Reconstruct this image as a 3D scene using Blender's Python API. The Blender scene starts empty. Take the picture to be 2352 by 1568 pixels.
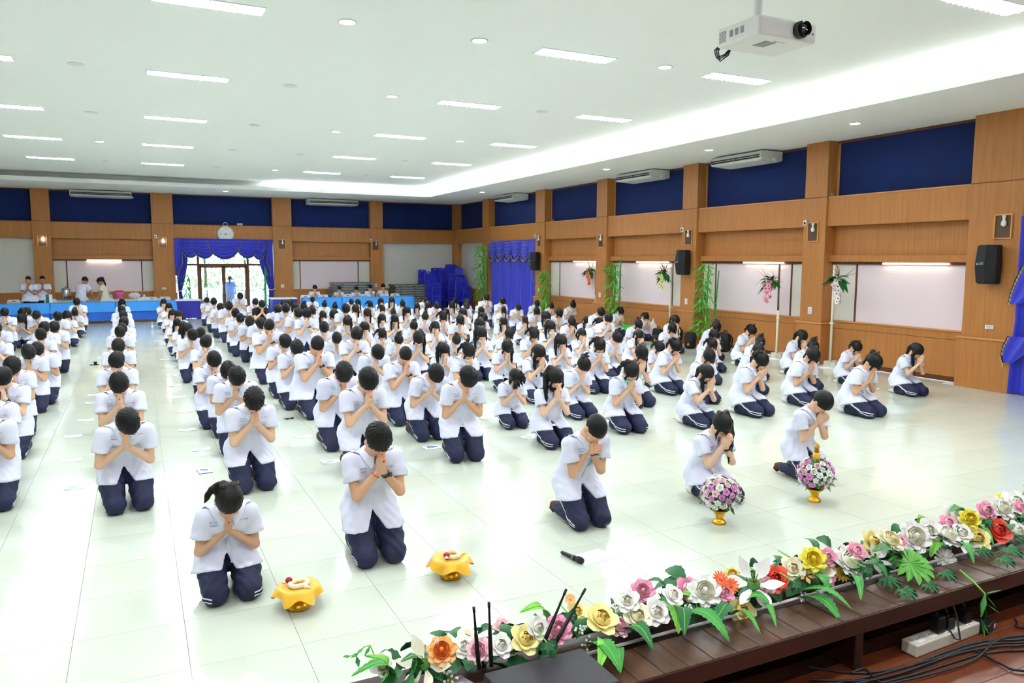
import bpy, bmesh, math, random, time
import numpy as np
from mathutils import Matrix, Vector
T0 = time.time()
# ---------------------------------------------------------------- camera (solved from the hall's vanishing points), world, exposure
IMG_W, IMG_H, FPX = 2352, 1568, 1746.5
YAW, PITCH, ROLL, CAM_Z = .457932, .106562, -.0038276, 2.3
def _axes():
    s, c = math.sin, math.cos
    f = np.array([s(YAW) * c(PITCH), c(YAW) * c(PITCH), -s(PITCH)]); r = np.array([c(YAW), -s(YAW), 0.]); d = np.cross(f, r)
    return c(ROLL) * r + s(ROLL) * d, -s(ROLL) * r + c(ROLL) * d, f
RIGHT, DOWN, FWD = _axes()
scene = bpy.context.scene
cam = bpy.data.cameras.new('camera'); cam.sensor_width = 36; cam.lens = FPX / IMG_W * 36; cam.clip_start = .05; cam.clip_end = 300
cam_ob = bpy.data.objects.new('camera', cam); scene.collection.objects.link(cam_ob)
M = Matrix.Identity(4)
for i in range(3): M[i][0], M[i][1], M[i][2] = RIGHT[i], -DOWN[i], -FWD[i]
M[2][3] = CAM_Z
cam_ob.matrix_world = M
scene.camera = cam_ob
def ray(u, v): return RIGHT * (u - IMG_W / 2) / FPX + DOWN * (v - IMG_H / 2) / FPX + FWD
def onz(u, v, z): d = ray(u, v); return np.array([0, 0, CAM_Z]) + d * (z - CAM_Z) / d[2]
def ony(u, v, y): d = ray(u, v); return np.array([0, 0, CAM_Z]) + d * y / d[1]
def onx(u, v, x): d = ray(u, v); return np.array([0, 0, CAM_Z]) + d * x / d[0]
world = bpy.data.worlds.new('world'); scene.world = world; world.use_nodes = True
sky = world.node_tree.nodes.new('ShaderNodeTexSky'); sky.sky_type = 'HOSEK_WILKIE'; sky.turbidity = 4
sky.sun_direction = (.3, .5, .8)
bg = world.node_tree.nodes['Background']; bg.inputs['Strength'].default_value = 10.0
world.node_tree.links.new(sky.outputs['Color'], bg.inputs['Color'])
scene.view_settings.view_transform = 'Standard'; scene.view_settings.look = 'None'
scene.view_settings.gamma = 1; scene.view_settings.use_curve_mapping = False
scene.view_settings.exposure = 1.45
scene.cycles.max_bounces = 7; scene.cycles.diffuse_bounces = 4; scene.cycles.glossy_bounces = 2; scene.cycles.transmission_bounces = 3
scene.cycles.caustics_reflective = False; scene.cycles.caustics_refractive = False
LAMP, DOWN_E, COVE, WARM = 30, 60, 100, 4.5        # how brightly the hall's lamps, added stage rows included, glow

# ---------------------------------------------------------------- helpers
rnd = random.Random(7)
COL = bpy.context.scene.collection
def srgb(r, g, b):
    f = lambda c: (c / 255 / 12.92) if c / 255 <= .04045 else ((c / 255 + .055) / 1.055) ** 2.4
    return (f(r), f(g), f(b), 1)
MATS = {}
def mat(name, rgb, rough=.6, metal=0, spec=.4, bump=0, bscale=80, var=0, vscale=6, sheen=0, sub=0, attr=None, emit=None, stretch=None, alpha=None, coat=0):
    if name in MATS: return MATS[name]
    m = bpy.data.materials.new(name); m.use_nodes = True
    nt = m.node_tree; N = nt.nodes; L = nt.links
    b = N['Principled BSDF']
    c = srgb(*rgb)
    b.inputs['Base Color'].default_value = c
    b.inputs['Roughness'].default_value = rough
    b.inputs['Metallic'].default_value = metal
    b.inputs['Specular IOR Level'].default_value = spec
    if sheen: b.inputs['Sheen Weight'].default_value = sheen
    if coat: b.inputs['Coat Weight'].default_value = coat
    if sub:
        b.inputs['Subsurface Weight'].default_value = sub
        b.inputs['Subsurface Radius'].default_value = (.02, .008, .004)
    if alpha is not None: b.inputs['Alpha'].default_value = alpha
    if attr:
        a = N.new('ShaderNodeAttribute'); a.attribute_name = attr
        L.new(a.outputs['Color'], b.inputs['Base Color'])
    tc = None
    if var or bump:
        tc = N.new('ShaderNodeTexCoord'); mp = N.new('ShaderNodeMapping')
        L.new(tc.outputs['Object'], mp.inputs['Vector'])
        if stretch: mp.inputs['Scale'].default_value = stretch
    if var:
        n = N.new('ShaderNodeTexNoise'); n.inputs['Scale'].default_value = vscale; n.inputs['Detail'].default_value = 6
        L.new(mp.outputs['Vector'], n.inputs['Vector'])
        r = N.new('ShaderNodeValToRGB')
        r.color_ramp.elements[0].position = .3; r.color_ramp.elements[1].position = .7
        r.color_ramp.elements[0].color = tuple(x * (1 - var) for x in c[:3]) + (1,)
        r.color_ramp.elements[1].color = tuple(min(1, x * (1 + var)) for x in c[:3]) + (1,)
        L.new(n.outputs['Fac'], r.inputs['Fac']); L.new(r.outputs['Color'], b.inputs['Base Color'])
    if bump:
        n2 = N.new('ShaderNodeTexNoise'); n2.inputs['Scale'].default_value = bscale; n2.inputs['Detail'].default_value = 4
        L.new(mp.outputs['Vector'], n2.inputs['Vector'])
        bp = N.new('ShaderNodeBump'); bp.inputs['Strength'].default_value = bump; bp.inputs['Distance'].default_value = .01
        L.new(n2.outputs['Fac'], bp.inputs['Height']); L.new(bp.outputs['Normal'], b.inputs['Normal'])
    if emit:
        b.inputs['Emission Color'].default_value = srgb(*emit[0]); b.inputs['Emission Strength'].default_value = emit[1]
    MATS[name] = m
    return m
def wood(name, rgb, rough=.35, along='Z', var=.28):
    if name in MATS: return MATS[name]
    m = mat(name, rgb, rough, spec=.35, var=var, vscale=1.0, stretch={'Z': (26, 26, 1.3), 'X': (1.3, 26, 26), 'Y': (26, 1.3, 26)}[along], bump=.03, bscale=3)
    return m
def tag(o, label=None, cat=None, group=None, kind=None):
    if label: o['label'] = label
    if cat: o['category'] = cat
    if group: o['group'] = group
    if kind: o['kind'] = kind
    return o
def link(name, me, m=None, parent=None, loc=None, rot=None, scale=None):
    o = bpy.data.objects.new(name, me); COL.objects.link(o)
    if m is not None and me is not None and not me.materials: me.materials.append(m)
    if parent: o.parent = parent
    if loc is not None: o.location = loc
    if rot is not None: o.rotation_euler = rot
    if scale is not None: o.scale = (scale,) * 3 if isinstance(scale, (int, float)) else scale
    return o
def thing(name, label, cat, loc=(0, 0, 0), rz=0, group=None, kind=None):
    return tag(link(name, None, loc=loc, rot=(0, 0, rz)), label, cat, group, kind)
def copy_tree(o, parent=None, label=None, loc=None, rz=None):
    c = o.copy(); COL.objects.link(c)
    if parent: c.parent = parent
    if label: c['label'] = label
    if loc is not None: c.location = loc
    if rz is not None: c.rotation_euler = (0, 0, rz)
    for ch in o.children: copy_tree(ch, c)
    return c
def mk(verts, faces, smooth=False):
    """mesh from an (n,3) array and an (m,4) array of quads, or any lists"""
    me = bpy.data.meshes.new('m')
    if isinstance(faces, np.ndarray):
        k = faces.shape[1]
        me.vertices.add(len(verts)); me.vertices.foreach_set('co', np.asarray(verts, np.float32).ravel())
        me.loops.add(faces.size); me.loops.foreach_set('vertex_index', faces.astype(np.int32).ravel())
        me.polygons.add(len(faces)); me.polygons.foreach_set('loop_start', np.arange(0, faces.size, k, dtype=np.int32))
        me.update(calc_edges=True)
    else:
        me.from_pydata([tuple(map(float, v)) for v in verts], [], faces); me.update()
    if smooth: me.polygons.foreach_set('use_smooth', np.ones(len(me.polygons), bool))
    return me
class MB:
    def __init__(s): s.v = []; s.f = []; s.sm = []
    def add(s, V, Fs, sm=False):
        k = len(s.v); s.v += [tuple(map(float, v)) for v in V]; s.f += [tuple(i + k for i in f) for f in Fs]; s.sm += [sm] * len(Fs); return s
    def box(s, x0, x1, y0, y1, z0, z1):
        return s.add([(x0, y0, z0), (x1, y0, z0), (x1, y1, z0), (x0, y1, z0), (x0, y0, z1), (x1, y0, z1), (x1, y1, z1), (x0, y1, z1)],
                     [(0, 3, 2, 1), (4, 5, 6, 7), (0, 1, 5, 4), (1, 2, 6, 5), (2, 3, 7, 6), (3, 0, 4, 7)])
    def bbox(s, x0, x1, y0, y1, z0, z1, b=.004):
        """box with chamfered edges"""
        bm = bmesh.new(); bmesh.ops.create_cube(bm, size=1)
        for v in bm.verts:
            v.co = Vector(((x0 + x1) / 2 + v.co.x * (x1 - x0), (y0 + y1) / 2 + v.co.y * (y1 - y0), (z0 + z1) / 2 + v.co.z * (z1 - z0)))
        bmesh.ops.bevel(bm, geom=bm.edges[:], offset=b, segments=2, affect='EDGES', profile=.5)
        bm.verts.index_update(); s.add([v.co for v in bm.verts], [[v.index for v in f.verts] for f in bm.faces]); bm.free(); return s
    def prism(s, poly, axis, a, b):
        """polygon (2-tuples) extruded along an axis from a to b"""
        ix = {'x': (1, 2, 0), 'y': (0, 2, 1), 'z': (0, 1, 2)}[axis]
        def P(q, t):
            r = [0, 0, 0]; r[ix[0]], r[ix[1]], r[ix[2]] = q[0], q[1], t; return r
        n = len(poly)
        return s.add([P(q, a) for q in poly] + [P(q, b) for q in poly],
                     [tuple(range(n)), tuple(range(2 * n - 1, n - 1, -1))] + [(i, i + n, (i + 1) % n + n, (i + 1) % n) for i in range(n)])
    def tube(s, pts, r, n=8, caps=True):
        pts = [Vector(p) for p in pts]; rs = r if isinstance(r, (list, tuple)) else [r] * len(pts)
        V = []; up = None
        for i, p in enumerate(pts):
            t = (pts[min(i + 1, len(pts) - 1)] - pts[max(i - 1, 0)]).normalized()
            if up is None: up = Vector((0, 0, 1)) if abs(t.z) < .9 else Vector((1, 0, 0))
            u = (up - t * up.dot(t)).normalized(); up = u; w = t.cross(u)
            V += [p + (u * math.cos(2 * math.pi * k / n) + w * math.sin(2 * math.pi * k / n)) * rs[i] for k in range(n)]
        Fs = [(i * n + k, i * n + (k + 1) % n, (i + 1) * n + (k + 1) % n, (i + 1) * n + k) for i in range(len(pts) - 1) for k in range(n)]
        s.add(V, Fs, True)
        if caps:
            k0 = len(s.v) - len(V); s.f += [tuple(k0 + k for k in range(n - 1, -1, -1)), tuple(k0 + len(V) - n + k for k in range(n))]; s.sm += [False, False]
        return s
    def lathe(s, prof, n=24, c=(0, 0, 0), caps=True):
        V = [(c[0] + r * math.cos(2 * math.pi * k / n), c[1] + r * math.sin(2 * math.pi * k / n), c[2] + z) for r, z in prof for k in range(n)]
        Fs = [(i * n + k, i * n + (k + 1) % n, (i + 1) * n + (k + 1) % n, (i + 1) * n + k) for i in range(len(prof) - 1) for k in range(n)]
        k0 = len(s.v); s.add(V, Fs, True)
        if caps: s.f += [tuple(k0 + k for k in range(n - 1, -1, -1)), tuple(k0 + len(V) - n + k for k in range(n))]; s.sm += [False, False]
        return s
    def mesh(s):
        me = bpy.data.meshes.new('m'); me.from_pydata(s.v, [], s.f); me.update()
        me.polygons.foreach_set('use_smooth', s.sm); return me
    def build(s, name, m, parent=None, **k): return link(name, s.mesh(), m, parent, **k)
def sweep_grid(f, nu, nv, closed_u=False):
    """grid surface: f(i,j) for i<nu, j<nv"""
    V = [f(i, j) for i in range(nu) for j in range(nv)]
    Fs = [(i * nv + j, ((i + 1) % nu) * nv + j, ((i + 1) % nu) * nv + j + 1, i * nv + j + 1) for i in range(nu if closed_u else nu - 1) for j in range(nv - 1)]
    return V, Fs
def ordn(n):
    w = ['zeroth', 'first', 'second', 'third', 'fourth', 'fifth', 'sixth', 'seventh', 'eighth', 'ninth', 'tenth', 'eleventh', 'twelfth', 'thirteenth', 'fourteenth', 'fifteenth', 'sixteenth', 'seventeenth', 'eighteenth', 'nineteenth', 'twentieth', 'twenty-first', 'twenty-second', 'twenty-third', 'twenty-fourth', 'twenty-fifth']
    return w[n] if n < len(w) else str(n) + 'th'

# ---------------------------------------------------------------- the hall
XR, XL, YF, YB = 14.03, -7.33, 34.27, -6.0
ZS, ZU = 4.92, 5.25                      # soffit and upper ceiling
LX0, LX1, LY0, LY1 = -4.5, 11.2, -4.0, 30.6   # edges of the raised ceiling
STAGE_Z, LEDGE_Z = .60, .85
W_wood = wood('teak_veneer', (176, 116, 60), .4, 'Z', .13)
W_dark = wood('teak_veneer_dark', (128, 80, 42), .4, 'Z', .15)
W_frame = wood('teak_frame', (104, 58, 34), .4, 'Z', .12)
W_trim = wood('teak_trim', (196, 138, 78), .4, 'Y', .1)
M_ceil = mat('ceiling_paint', (249, 251, 249), .85)
M_blue = mat('navy_acoustic_cloth', (9, 32, 86), .9, bump=.12, bscale=200, var=.12, vscale=1.5)
M_pink = mat('pale_pink_board', (240, 222, 228), .55)
M_cream = mat('cream_board', (226, 222, 212), .6, bump=.05, bscale=60)
M_tile = mat('glazed_cream_tile', (208, 216, 199), .12, spec=.5, var=.03, vscale=1.2)
M_grout = mat('tile_grout', (196, 198, 188), .7)
M_white = mat('white_plastic', (238, 238, 236), .4)
M_wall = mat('cream_wall_paint', (228, 224, 214), .8)
M_lamp = mat('fluorescent_light', (255, 255, 255), .5, emit=((244, 249, 255), LAMP))
M_down = mat('downlight_glow', (255, 255, 255), .5, emit=((240, 248, 255), DOWN_E))
M_cove = mat('cove_light', (255, 255, 255), .5, emit=((244, 250, 246), COVE))
M_warm = mat('warm_tube_light', (255, 255, 255), .5, emit=((255, 238, 205), WARM))
M_louver = mat('louver_white', (235, 240, 248), .3)
def struct(name, mb, m, parent=None):
    o = mb.build(name, m, parent)
    if parent is None: o['kind'] = 'structure'
    return o
# floor: slab, nearest tiles one by one, the rest as one field
floor = struct('floor', MB().box(XL, XR, 2.4, YF, -.3, -.009), M_grout); floor['label'] = 'glossy cream tiled floor of the hall'
TP, TX, TY = .62, .80, 5.70
tile_me = MB().bbox(-TP / 2 + .0012, TP / 2 - .0012, -TP / 2 + .0012, TP / 2 - .0012, -.0085, 0, .0006).mesh()
cells = []
for i in range(int((XL - TX) / TP) - 1, int((XR - TX) / TP) + 1):
    for j in range(int((2.6 - TY) / TP), int((YF - TY) / TP) + 1):
        cx_, cy_ = TX + (i + .5) * TP, TY + (j + .5) * TP
        if XL < cx_ - TP / 2 and cx_ + TP / 2 < XR + .3 and 2.0 < cy_ - TP / 2 and cy_ < YF - .2:
            r = np.array([cx_, cy_, -CAM_Z]); k = r @ FWD; px, py = r @ RIGHT / k * FPX, r @ DOWN / k * FPX
            vis = k > 0 and abs(px) < IMG_W / 2 + 40 and abs(py) < IMG_H / 2 + 60
            cells.append((0 if vis else 1, math.hypot(cx_, cy_), cx_, cy_))
cells.sort()
for v_, d_, cx_, cy_ in cells[:300]: link('tile', tile_me, M_tile, floor, loc=(cx_, cy_, 0))
mb = MB()
for v_, d_, cx_, cy_ in cells[300:]:
    a = TP / 2 - .0012; x1 = min(cx_ + a, XR)
    mb.add([(cx_ - a, cy_ - a, -.0085), (x1, cy_ - a, -.0085), (x1, cy_ + a, -.0085), (cx_ - a, cy_ + a, -.0085), (cx_ - a, cy_ - a, 0), (x1, cy_ - a, 0), (x1, cy_ + a, 0), (cx_ - a, cy_ + a, 0)], [(4, 5, 6, 7), (0, 1, 5, 4), (1, 2, 6, 5), (2, 3, 7, 6), (3, 0, 4, 7)])
mb.build('tile_field', M_tile, floor)['kind'] = 'stuff'
# ceiling: soffit ring, lip, cove, raised part
CV = .5
mb = MB()
for a in ((XL, LX0, YB, YF), (LX1, XR, YB, YF), (LX0, LX1, YB, LY0), (LX0, LX1, LY1, YF)): mb.box(a[0], a[1], a[2], a[3], ZS, ZS + .06)
mb.box(LX0 - CV, LX1 + CV, LY0 - CV, LY1 + CV, ZU, ZU + .1)
for a in ((LX0 - CV - .05, LX0 - CV, LY0 - CV, LY1 + CV), (LX1 + CV, LX1 + CV + .05, LY0 - CV, LY1 + CV), (LX0 - CV, LX1 + CV, LY0 - CV - .05, LY0 - CV), (LX0 - CV, LX1 + CV, LY1 + CV, LY1 + CV + .05)): mb.box(*a, ZS + .05, ZU + .05)
ceiling = struct('ceiling', mb, M_ceil); ceiling['label'] = 'white ceiling with raised middle and lit cove'
mb = MB()
for a in ((LX0 - .03, LX0 + .012, LY0 - .03, LY1 + .03), (LX1 - .012, LX1 + .03, LY0 - .03, LY1 + .03), (LX0, LX1, LY0 - .03, LY0 + .012), (LX0, LX1, LY1 - .012, LY1 + .03)): mb.box(*a, ZS - .008, ZS + .13)
struct('cove_lip', mb, M_ceil, ceiling)
for k in range(22):
    y = LY0 + .6 + k * 1.52; MB().bbox(LX1 + .2, LX1 + .24, y, y + 1.2, ZS + .075, ZS + .115, .008).build('cove_lamp', M_cove, ceiling)
for k in range(4):
    x = LX1 - 1.4 - k * 1.52; MB().bbox(x, x + 1.2, LY1 + .2, LY1 + .24, ZS + .075, ZS + .115, .008).build('cove_lamp', M_cove, ceiling)
# shells of the walls
wr = struct('wall_right', MB().box(XR, XR + .2, YB, YF + .2, 0, ZS + .4), M_wall)
wf = struct('wall_far', MB().box(XL, 1.30, YF, YF + .2, 0, ZS + .4).box(5.50, XR, YF, YF + .2, 0, ZS + .4).box(1.30, 5.50, YF, YF + .2, 3.0, ZS + .4), M_wall)
mb = MB().box(XL - .2, XL, YB, YF + .2, 0, ZS + .4); wl = struct('wall_left', mb, M_wall)
wb = struct('wall_stage', MB().box(XL, XR, YB - .2, YB, 0, ZS + .4), M_wall)
# right-hand wall, bay by bay
CW, CXF = .62, 13.70
cols_r = [8.45, 12.47, 16.80, 21.22, 25.46, 30.45]; wid_r = [.95, .62, .62, .62, .72, .66]
for y, w in zip(cols_r, wid_r):
    c = MB().bbox(CXF, XR, y - w / 2, y + w / 2, .93, ZS, .006).build('column', W_wood, wr)
    MB().bbox(CXF - .05, XR, y - w / 2 - .05, y + w / 2 + .05, .0, .90, .006).build('plinth', W_wood, c)
    MB().bbox(CXF - .07, XR, y - w / 2 - .07, y + w / 2 + .07, .90, .935, .008).build('ledge', W_trim, c)
    MB().bbox(CXF - .012, XR, y - w / 2 - .012, y + w / 2 + .012, 3.70, 3.72, .004).build('bead', W_dark, c)
def Yw(u, v=650, x=14.0): return float(onx(u, v, x)[1])
bays_r = [(8.45 + .475, 12.47 - .31, 'board'), (12.47 + .31, 16.80 - .31, 'board'), (16.80 + .31, 21.22 - .31, 'board'), (21.22 + .31, 25.46 - .36, 'board'), (25.46 + .36, 30.45 - .33, 'door'), (30.45 + .33, YF, 'plain')]
splits = {0: [(Yw(1967), None)], 1: [(Yw(1644), Yw(1817, 670))], 2: [(Yw(1425), Yw(1545))], 3: [(Yw(1286), None)]}
XP = 14.0
for k, (y0, y1, kind) in enumerate(bays_r):
    b = MB().bbox(13.75, XR, y0, y1, 3.07, 3.70, .005).build('beam', W_wood, wr)
    MB().bbox(13.735, XR, y0, y1, 3.685, 3.715, .005).build('bead', W_trim, b)
    MB().bbox(XP, XR, y0, y1, 3.71, ZS - .045, .004).build('acoustic_panel', M_blue, wr)
    MB().bbox(XP - .03, XR, y0, y1, ZS - .05, ZS, .004).build('top_rail', W_frame, wr)
    if kind == 'board': MB().bbox(XP - .02, XR, y1 - .05 if k else y1 - .06, y1, 3.71, ZS - .05, .004).build('side_rail', W_trim, wr)
    if kind == 'door': continue
    if kind == 'plain':
        MB().bbox(XP, XR, y0, y1, 1.0, 3.07, .004).build('plain_panel', M_cream, wr)
    else:
        MB().bbox(XP - .01, XR, y0, y1, 2.43, 3.07, .004).build('wood_panel', W_wood, wr)
        MB().bbox(XP - .14, XR, y0, y1, 2.29, 2.43, .006).build('shelf_fascia', W_wood, wr)
        MB().bbox(XP - .05, XR, y0, y1, 2.235, 2.29, .004).build('shadow_rail', W_frame, wr)
        near, far = splits[k][0][1], splits[k][0][0]
        e0 = y0 if near is None else near
        MB().bbox(XP, XR, e0 + (0 if near is None else .02), far - .02, 1.0, 2.235, .004).build('pin_board', M_pink, wr)
        MB().bbox(XP, XR, far + .02, y1, 1.0, 2.235, .004).build('margin_board', M_cream, wr)
        MB().bbox(XP - .012, XR, far - .02, far + .02, 1.0, 2.235, .004).build('board_strip', W_frame, wr)
        if near is not None:
            MB().bbox(XP, XR, y0, near - .02, 1.0, 2.235, .004).build('margin_board', M_cream, wr)
            MB().bbox(XP - .012, XR, near - .02, near + .02, 1.0, 2.235, .004).build('board_strip', W_frame, wr)
    MB().bbox(XP - .03, XR, y0, y1, .82, .965, .004).build('dado_panel', W_wood, wr)
    MB().bbox(XP - .03, XR, y0, y1, .10, .812, .004).build('dado_panel', W_wood, wr)
    MB().bbox(XP - .05, XR, y0, y1, .965, 1.0, .008).build('dado_rail', W_trim, wr)
    MB().bbox(XP - .015, XR, y0, y1, 0, .098, .004).build('kick_board', W_frame, wr)
# the bays hidden behind the curtain and the stage
MB().bbox(13.75, XR, YB, 8.45 - .475, 3.07, ZS, .005).build('beam', W_wood, wr)
MB().bbox(13.95, XR, YB, 6.2, 0, 3.07, .005).build('wood_panel', W_wood, wr)
# far wall
CYF = YF - .30
cols_f = [(-3.15, .60), (1.04, .80), (5.72, .80), (9.88, .58)]
for x, w in cols_f:
    c = MB().bbox(x - w / 2, x + w / 2, CYF, YF, .93, ZS, .006).build('column', W_wood, wf)
    MB().bbox(x - w / 2 - .04, x + w / 2 + .04, CYF - .05, YF, 0, .93, .006).build('plinth', W_wood, c)
    MB().bbox(x - w / 2 - .012, x + w / 2 + .012, CYF - .012, YF, 3.70, 3.72, .004).build('bead', W_dark, c)
MB().bbox(XR - .38, XR, YF - .38, YF, 0, ZS, .006).build('column', W_wood, wf)
bays_f = [(XL, -3.45, 'plain'), (-2.85, .64, 'board'), (1.44, 5.32, 'door'), (6.12, 9.59, 'board'), (10.17, XR - .38, 'plain')]
YP = YF - .03
for k, (x0, x1, kind) in enumerate(bays_f):
    b = MB().bbox(x0, x1, YF - .25, YF, 3.07, 3.70, .005).build('beam', W_wood, wf)
    MB().bbox(x0, x1, YF - .265, YF, 3.685, 3.715, .005).build('bead', W_frame, b)
    MB().bbox(x0, x1, YP, YF, 3.71, ZS - .045, .004).build('acoustic_panel', M_blue, wf)
    MB().bbox(x0, x1, YP - .03, YF, ZS - .05, ZS, .004).build('top_rail', W_frame, wf)
    if kind == 'door': continue
    if kind == 'plain': MB().bbox(x0, x1, YP, YF, 1.0, 3.07, .004).build('plain_panel', M_cream, wf)
    else:
        MB().bbox(x0, x1, YP, YF, 2.43, 3.07, .004).build('wood_panel', W_wood, wf)
        MB().bbox(x0, x1, YP - .13, YF, 2.27, 2.43, .006).build('shelf_fascia', W_wood, wf)
        MB().bbox(x0, x1, YP - .04, YF, 2.22, 2.27, .004).build('shadow_rail', W_frame, wf)
        p0, p1 = (-2.41, .21) if k == 1 else (6.47, 9.06)
        MB().bbox(p0 + .02, p1 - .02, YP, YF, 1.0, 2.22, .004).build('pin_board', M_pink, wf)
        for a, c in ((x0, p0 - .02), (p1 + .02, x1)): MB().bbox(a, c, YP, YF, 1.0, 2.22, .004).build('margin_board', M_cream, wf)
        for a in (p0, p1): MB().bbox(a - .02, a + .02, YP - .012, YF, 1.0, 2.22, .004).build('board_strip', W_frame, wf)
    MB().bbox(x0, x1, YP - .03, YF, .10, .965, .004).build('dado_panel', W_wood, wf)
    MB().bbox(x0, x1, YP - .05, YF, .965, 1.0, .008).build('dado_rail', W_trim, wf)
    MB().bbox(x0, x1, YP - .015, YF, 0, .098, .004).build('kick_board', W_frame, wf)
# glazed double door in the far wall
M_glass = bpy.data.materials.new('clear_glass'); M_glass.use_nodes = True
_n = M_glass.node_tree; _n.nodes.clear(); _o = _n.nodes.new('ShaderNodeOutputMaterial'); _t = _n.nodes.new('ShaderNodeBsdfTransparent'); _g = _n.nodes.new('ShaderNodeBsdfGlossy'); _m = _n.nodes.new('ShaderNodeMixShader')
_g.inputs['Roughness'].default_value = .02; _t.inputs['Color'].default_value = (.97, .99, .98, 1); _m.inputs['Fac'].default_value = .07
_n.links.new(_t.outputs[0], _m.inputs[1]); _n.links.new(_g.outputs[0], _m.inputs[2]); _n.links.new(_m.outputs[0], _o.inputs['Surface'])
M_metal = mat('brushed_steel', (190, 192, 195), .3, metal=1)
DY = YF + .06
door = thing('door_1', 'glazed double door with brown frame leading to the garden', None, kind='structure')
for x0, x1, z0, z1 in ((1.30, 1.38, 0, 3.0), (5.42, 5.50, 0, 3.0), (1.30, 5.50, 2.92, 3.0)): MB().bbox(x0, x1, DY - .05, DY + .05, z0, z1, .006).build('frame', W_frame, door)
for x in (2.33, 4.30): MB().bbox(x - .045, x + .045, DY - .05, DY + .05, 0, 2.92, .006).build('mullion', W_frame, door)
MB().bbox(1.38, 5.42, DY - .04, DY + .04, 2.02, 2.10, .006).build('transom', W_frame, door)
for x0, x1 in ((1.38, 2.285), (2.375, 4.255), (4.345, 5.42)): MB().box(x0, x1, DY - .004, DY + .004, 2.10, 2.92).build('pane', M_glass, door)
for x0, x1 in ((1.38, 2.285), (4.345, 5.42)):
    MB().box(x0, x1, DY - .004, DY + .004, .12, 2.02).build('pane', M_glass, door); MB().bbox(x0, x1, DY - .03, DY + .03, 0, .12, .004).build('bottom_rail', W_frame, door)
for x0, x1, hx in ((2.375, 3.315, 3.26), (3.315, 4.255, 3.37)):
    lf = MB().bbox(x0, x0 + .07, DY - .025, DY + .025, .02, 2.02, .004).bbox(x1 - .07, x1, DY - .025, DY + .025, .02, 2.02, .004).bbox(x0, x1, DY - .025, DY + .025, 1.93, 2.02, .004).bbox(x0, x1, DY - .025, DY + .025, .02, .16, .004).build('door_leaf', W_frame, door)
    MB().box(x0 + .07, x1 - .07, DY - .004, DY + .004, .16, 1.93).build('pane', M_glass, lf)
    MB().tube([(hx, DY - .03, .85), (hx, DY - .08, .88), (hx, DY - .08, 1.22), (hx, DY - .03, 1.25)], .014, 8).build('handle', M_metal, lf)
# stage: riser, floor planks, ledge with planks
W_stage = wood('stage_plank', (112, 56, 32), .28, 'X', .25)
W_ledge = wood('ledge_plank', (84, 58, 42), .35, 'Y', .3)
W_ledged = wood('ledge_board', (54, 26, 17), .4, 'X', .2)
stage = struct('stage', MB().box(XL, XR - .3, YB, 2.47, -.2, STAGE_Z - .02), W_ledged)
sp = MB().bbox(-.0, 1.6, 0, .118, -.0195, 0, .002).mesh()
for r in range(22):
    for c in range(-2, 6):
        x = c * 1.6 + (r % 3) * .53
        if -3.2 < x < 8.5: link('stage_plank', sp, W_stage, stage, loc=(x, 2.02 - .12 * r, STAGE_Z))
LY_N, LY_T, LY_FR = 2.04, 2.24, 2.49
ledge = struct('stage_ledge', MB().box(-3.0, 9.0, LY_T + .012, LY_FR, LEDGE_Z - .06, LEDGE_Z - .012).box(-3.0, 9.0, LY_FR - .05, LY_FR, STAGE_Z - .2, LEDGE_Z - .06), W_ledged)
mb = MB().bbox(-3.0, 9.0, LY_N - .0, LY_N + .035, LEDGE_Z - .075, LEDGE_Z - .004, .004).build('fascia', W_ledged, ledge)
for i in range(74):
    x = -.4 + i * .112
    MB().bbox(x, x + .1095, LY_N + .004, LY_T, LEDGE_Z - .022, LEDGE_Z + (.0012, 0, .0006)[i % 3], .0025).build('ledge_plank', W_ledge, ledge)
for x in (-1.6, 0., 1.55, 2.62, 4.25, 5.8): MB().bbox(x, x + .05, LY_N + .03, LY_FR - .06, STAGE_Z, LEDGE_Z - .06, .004).build('support', W_ledged, ledge)

# ---------------------------------------------------------------- ceiling fixtures
TX_ = {-2.12: 'leftmost', .90: 'second from left', 5.85: 'third from left', 8.90: 'rightmost'}
TY_ = [-2.7, 1.4, 5.75, 9.82, 13.75, 18.0, 22.3, 26.62]  # first two rows added over the stage, out of view, to brighten the front
fr_me = MB().box(-.62, .62, -.165, -.15, -.012, .03).box(-.62, .62, .15, .165, -.012, .03).box(-.62, -.605, -.15, .15, -.012, .03).box(.605, .62, -.15, .15, -.012, .03).mesh()
lamp_me = MB().add([(-.60, -.145, -.002), (.60, -.145, -.002), (.60, .145, -.002), (-.60, .145, -.002)], [(0, 3, 2, 1)]).mesh()
lv = MB()
for k in range(11): lv.box(-.5 + k * .1 - .002, -.5 + k * .1 + .002, -.145, .145, -.03, -.008)
lv.box(-.6, .6, -.003, .003, -.03, -.008); lv_me = lv.mesh()
for tx, nm in TX_.items():
    for j, ty in enumerate(TY_):
        t = thing('ceiling_light', f'recessed louvred fluorescent ceiling light, {nm} column, {("added unseen rear stage row", "added unseen front stage row")[j] if j < 2 else ordn(j - 1) + " row from stage"}', 'ceiling light', (tx, ty, ZU), group='fluorescent lights in the raised ceiling')
        link('frame', fr_me, M_louver, t); link('lamp_panel', lamp_me, M_lamp, t); link('louver', lv_me, M_louver, t)
ring_me = MB().lathe([(.115, 0), (.12, -.008), (.098, -.014), (.092, -.006)], 28, caps=False).mesh()
disc_me = MB().lathe([(.0925, -.006), (.0, -.0065)], 24, caps=False).mesh()
M_off = mat('unlit_downlight', (226, 228, 226), .5)
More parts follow.
